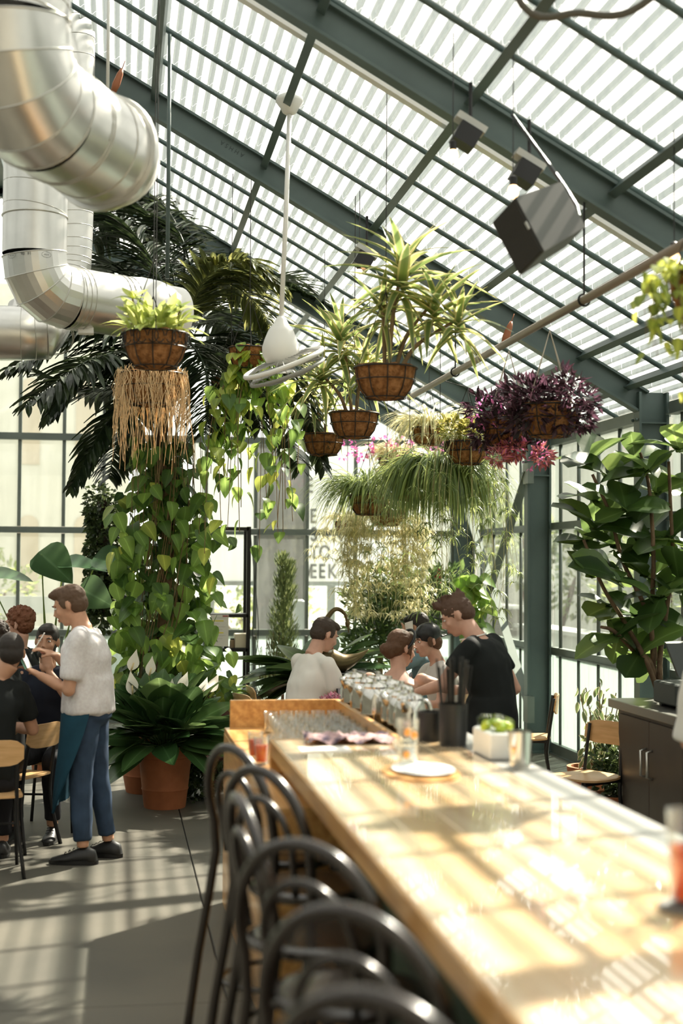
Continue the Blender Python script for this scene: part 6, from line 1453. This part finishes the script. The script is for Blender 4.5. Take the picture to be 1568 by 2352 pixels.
    if shoes and legs:
        for i_, (hp, kn, an) in enumerate(legs):
            fdir = D((.12 if i_ else -.08, 1, 0)).normalized(); z0 = B0.z; g_ = V(an.x, an.y, z0); b = MB(); x = fdir.cross(V(0, 0, 1))
            rings = []
            for y_, w_, hh in ((-.085, .022, .05), (-.075, .034, .085), (-.03, .040, .105), (.03, .042, .095), (.09, .046, .065), (.15, .044, .050), (.185, .030, .040), (.195, .012, .028)):
                rings.append([g_+fdir*y_+x*(cos(q_)*w_)+V(0, 0, .022+max(0, sin(q_))*(hh-.022)+min(0, sin(q_))*.004) for q_ in [2*pi*j/14 for j in range(14)]])
            b.loft(rings); s_ = b.build('shoe', shoes, t, smooth=True)
            b = MB(); b.loft([[p+V(0, 0, dz) for p in [g_+fdir*(.055+.150*cos(q_))+x*(sin(q_)*(.046-.006*cos(q_)))for q_ in [2*pi*j/20 for j in range(20)]]] for dz in (.002, .026)]); b.build('sole', M_BLACK, s_)
            b = MB()
            for q_ in range(4): c_ = g_+fdir*(.03+.025*q_)+V(0, 0, .100-.012*q_); b.tube([c_-x*.025, c_+V(0, 0, .006), c_+x*.025], .003, 5)
            b.build('laces', M_BLACK, s_)
    return dict(root=t, W=W, D=D, h=h, hands=fd, wr=wr, F=F, Rt=Rt, nek=nek, lat=lat, pel=pel, sh=sh, HF=HF, HU=HU, HR=HR)

def seatedJ(lean=.06, hx=0, hy=.10, hz=1.26, shz=1.06, elL=(-.27, .12, .82), elR=(.27, .12, .82), wrL=(-.14, .36, .80), wrR=(.14, .36, .80), twist=0):
    c, s = cos(rad(twist)), sin(rad(twist)); rot = lambda x, y: (x*c+y*s+0, -x*s+y*c)
    sl_ = rot(-.175, lean); sr_ = rot(.175, lean)
    return dict(pel=(0, -.02, .55), wai=(0, -.03+lean*.3, .72), che=(0, lean*.7-.02, .92), nek=(hx*.5, lean+.01, shz+.085), head=(hx, hy, hz), shL=(sl_[0], sl_[1], shz), shR=(sr_[0], sr_[1], shz),
                elL=elL, elR=elR, wrL=wrL, wrR=wrR, hiL=(-.09, 0, .54), hiR=(.09, 0, .54), knL=(-.12, .42, .52), knR=(.12, .42, .52), anL=(-.12, .38, .09), anR=(.12, .40, .09))
M_BTEE = mat('black_tee', (.012, .014, .014), .85, 0, .2); M_WTEE = mat('white_tee', (.78, .75, .70), .85, 0, .2); M_NTEE = mat('navy_tee', (.018, .022, .035), .85, 0, .2)
M_SPECK = mat('speckled_shirt', (.74, .72, .72), .85, 0, .2, 0, 60, (.66, .62, .63)); M_JEAN = mat('blue_jeans', (.045, .075, .13), .85, 0, .2, .35, 7); M_DENIM = mat('denim_shirt', (.16, .24, .28), .85, 0, .2, .3, 12)
M_DARKP = mat('dark_trousers', (.015, .015, .018), .85, 0, .2); M_SHOE = mat('black_shoe', (.012, .012, .012), .5)

# standing waiter
Yw = 8.82; bx = aY(200, 1900, Yw).x
J = dict(pel=(0, 0, .92), wai=(0, .0, 1.05), che=(0, .02, 1.22), nek=(0, .055, 1.425), head=(0, .125, 1.545), shL=(-.185, .03, 1.345), shR=(.185, .03, 1.345), elL=(-.23, .06, 1.05), elR=(.24, .12, 1.08),
         wrL=(-.17, .255, 1.13), wrR=(.10, .24, 1.235), hiL=(-.09, 0, .88), hiR=(.09, 0, .88), knL=(-.09, .02, .50), knR=(.10, -.03, .50), anL=(-.09, .0, .10), anR=(.13, -.10, .10))
wt = human('person', 'standing waiter in a speckled white short-sleeved shirt and blue jeans, writing on a pad', (bx, Yw, 0), -76, J, SK1, M_SPECK, M_JEAN, 'quiff', sleeve=.80, haircol=(.10, .055, .03), head=(0, -24, 0), shoes=M_SHOE, curl=.75, hgrip=((.1, .9, .45), (-.4, .8, .35)), hem=.90, thk=1.12)
ap = wt['root']; W, D = wt['W'], wt['D']
b = MB(); rows = []
for i in range(12):                                         # apron hanging from the waist, wrapped round the side
    f = i/11; z = .955-.60*f-.02*sin(f*3); p0_, p1_ = -112+78*f**1.3, 55-12*f; r_ = []
    for k in range(17):
        ph = rad(p0_+(p1_-p0_)*k/16); fl = 1+.10*f+.05*sin(k*1.3)*f; r_.append(W((sin(ph)*.205*fl, cos(ph)*.158*fl+.03*f, z-.05*f*(1-k/16))))
    rows.append(r_)
for off in (0, .006): pass
L_ = [b.pts(r_) for r_ in rows]; L2 = [b.pts([p-D((0, .006, 0)) for p in r_]) for r_ in rows]
for i in range(11):
    for k in range(16): b.face([L_[i]+k, L_[i]+k+1, L_[i+1]+k+1, L_[i+1]+k]); b.face([L2[i]+k, L2[i+1]+k, L2[i+1]+k+1, L2[i]+k+1])
b.build('apron', mat('teal_apron', (.018, .07, .11), .85, 0, .2, .25, 6), ap, smooth=True)
# pad and pen are held: things of their own
pc, hd, sd, pn = wt['hands'][0]; q = pc+D((0, .05, .05)); dU = D((.05, .45, .85)).normalized(); dS = D((1, 0, 0)).normalized(); dN = dU.cross(dS)
nb_ = thing('order_pad', q, 'mint-green order pad held open in the hand of the standing waiter', 'notepad')
b = MB(); b.obox(q+dU*.04, dS*.05, dU*.075, dN*.003); b.build('cover', mat('mint', (.30, .62, .48), .6), nb_)
b = MB(); b.obox(q+dU*.035-D((0, .012, 0)), dS*.045, dU*.065, dN*.002); b.build('page', M_WHITE, nb_)
pc, hd, sd, pn = wt['hands'][1]; q = pc+hd*.06; b = MB(); b.tube([q-D((0, .03, -.10)), q+D((0, .05, -.03))], .004, 6); tag(b.build('pen', M_WHITE, None, loc=q), 'thin pale pen in the other hand of the standing waiter', 'pen')

# server in black
Ys = 8.3; bx = aY(1122, 1600, Ys).x
J = dict(pel=(0, -.02, .90), wai=(0, -.03, 1.03), che=(0, .02, 1.20), nek=(0, .10, 1.39), head=(0, .20, 1.50), shL=(-.185, .06, 1.32), shR=(.185, .04, 1.32), elL=(-.25, .20, 1.10), elR=(.285, -.07, 1.05), wrL=(-.16, .40, 1.04), wrR=(.28, .10, .86),
         hiL=(-.09, 0, .86), hiR=(.09, 0, .86), knL=(-.1, .02, .48), knR=(.1, .0, .48), anL=(-.1, -.02, .09), anR=(.1, -.02, .09))
sv = human('person', 'standing server in a loose black shirt with cropped hair, bent toward the table', (bx, Ys, 0), -56, J, SK3, M_BTEE, mat('grey_trousers', (.35, .33, .34), .8), 'undercut', sleeve=.62, haircol=(.085, .042, .024), head=(-18, -30, 0), shoes=M_SHOE, hem=.80, thk=1.10, hgrip=((0, 1, -.2), (0, .8, -.6)))
b = MB(); b.torus(sv['nek']-V(0, 0, .015), .082, .004, axis=(sv['HU']+V(0, 0, 1)), n=30, m=5); b.build('collar_piping', M_WHITE, sv['root'], smooth=True)

# man in the white t-shirt
Ym = 10.15; bx = aY(700, 1500, Ym).x
wm = human('person', 'seated man in a plain white t-shirt, head bowed over the table', (bx-.02, Ym, .0), 62, seatedJ(lean=.10, hx=0, hy=.20, hz=1.295, shz=1.09, elL=(-.26, .20, .84), elR=(.24, .17, .85), wrL=(-.12, .44, .82), wrR=(.10, .43, .82)), SK3, M_WTEE, M_JEAN, 'short', sleeve=.72, haircol=(.045, .028, .018), head=(8, -26, 0), shoes=M_SHOE)
# woman with the bun
Yb = 9.25; bx = aY(905, 1500, Yb).x
human('person', 'seated woman with a brown bun and bare shoulders, reaching across the table', (bx, Yb, 0), 18, seatedJ(lean=.10, hx=.03, hy=.15, hz=1.245, shz=1.035, elL=(-.25, .20, .82), elR=(.38, .20, .97), wrL=(-.1, .42, .80), wrR=(.56, .36, .97)), SK3, None, M_DARKP, 'bun', haircol=(.10, .045, .02), head=(48, -16, 0), shoes=M_SHOE, female=True, hgrip=((0, 1, -.2), (.8, .6, 0)))
# phone man
Yp = 11.2; bx = aY(985, 1500, Yp).x
pm = human('person', 'seated man in a denim shirt holding a white phone to his ear', (bx+.02, Yp, 0), -62, seatedJ(lean=.06, hx=-.01, hy=.12, hz=1.30, shz=1.08, elL=(-.30, .20, 1.0), elR=(.26, .15, .84), wrL=(-.135, .185, 1.20), wrR=(.10, .40, .80)), SK2, M_DENIM, M_DARKP, 'short', sleeve=1.85, haircol=(.02, .015, .012), head=(6, -18, 0), shoes=M_SHOE, hgrip=((.2, .1, 1), (0, 1, -.2)), beard=True)
q = pm['h'](-.100, .03, -.01); b = MB(); u_ = (pm['HU']+pm['HF']*-.25).normalized(); b.obox(q, pm['HR']*.005, pm['HF']*.034, u_*.07); tag(b.build('phone', M_WHITE, None, loc=q), 'white phone held to the ear of the man in denim', 'phone')
# woman with the black cap
Yc = 10.2; bx = aY(1028, 1500, Yc).x
human('person', 'seated woman in a backwards black cap and striped top, lips parted', (bx, Yc, 0), -98, seatedJ(lean=.08, hx=0, hy=.16, hz=1.255, shz=1.03, elL=(-.26, .16, .82), elR=(.26, .16, .82)), SK3, mat('striped_top', (.62, .58, .54), .85), M_DARKP, 'cap', haircol=(.10, .045, .02), head=(-8, -12, 0), shoes=M_SHOE, female=True, sleeve=.6)
# party on the other side
Ya = 8.62; bx = aY(-26, 1560, Ya).x
human('person', 'seated diner in a black t-shirt with close-cropped dark hair, seen from behind', (bx, Ya, 0), -8, seatedJ(lean=.05, hx=.13, hy=.07, hz=1.265, shz=1.045, elL=(-.27, .14, .80), elR=(.27, .14, .80)), SK1, M_BTEE, M_DARKP, 'buzz', haircol=(.022, .016, .013), head=(0, -5, 0), shoes=M_SHOE, sleeve=.7)
Yq = 9.35; bx = aY(28, 1480, Yq).x
human('person', 'seated diner with sunlit dark curls, mostly hidden behind the cropped head', (bx-.05, Yq, 0), -60, seatedJ(hz=1.30, shz=1.06), SK1, M_BTEE, M_DARKP, 'curly', haircol=(.035, .022, .015), head=(0, -6, 0), shoes=M_SHOE)
Yr = 10.75; bx = aY(66, 1450, Yr).x
human('person', 'seated man with rim-lit auburn curls behind the bearded man', (bx, Yr, 0), -70, seatedJ(hz=1.345, shz=1.10, hy=.08), SK3, M_BTEE, M_DARKP, 'curly', haircol=(.17, .06, .025), head=(0, -4, 0), shoes=M_SHOE)
Ye = 9.9; bx = aY(118, 1500, Ye).x
human('person', 'seated bearded man in a navy t-shirt facing the camera with a hand at his chin', (bx, Ye, 0), 192, seatedJ(lean=.08, hx=0, hy=.12, hz=1.275, shz=1.035, elL=(-.24, .22, .82), elR=(.26, .20, .80), wrL=(-.045, .225, 1.075), wrR=(.08, .42, .79)), SK2, M_NTEE, M_DARKP, 'buzz', haircol=(.018, .013, .011), head=(-3, -2, 4), shoes=M_SHOE, beard=True, sleeve=.75, hgrip=((.2, -.1, 1), (-.4, 1, 0)), curl=1.0)
# person cut off by the frame edge behind the bar
bx = aY(1716, 1600, 5.3).x
J = dict(pel=(0, 0, .94), wai=(0, .0, 1.07), che=(0, .02, 1.24), nek=(0, .03, 1.46), head=(0, .08, 1.59), shL=(-.19, .02, 1.38), shR=(.19, .02, 1.38), elL=(-.23, .05, 1.10), elR=(.23, .05, 1.10), wrL=(-.20, .25, 1.05), wrR=(.20, .25, 1.05), hiL=(-.09, 0, .90), hiR=(.09, 0, .90), knL=(-.1, .02, .50), knR=(.1, 0, .50), anL=(-.1, 0, .10), anR=(.1, 0, .10))
human('person', 'person in a white shirt and navy trousers cut off by the frame edge', (bx, 5.3, 0), 30, J, SK1, M_WTEE, mat('navy_trousers', (.02, .03, .06), .85), 'short', sleeve=1.0, shoes=M_SHOE, hem=.86)
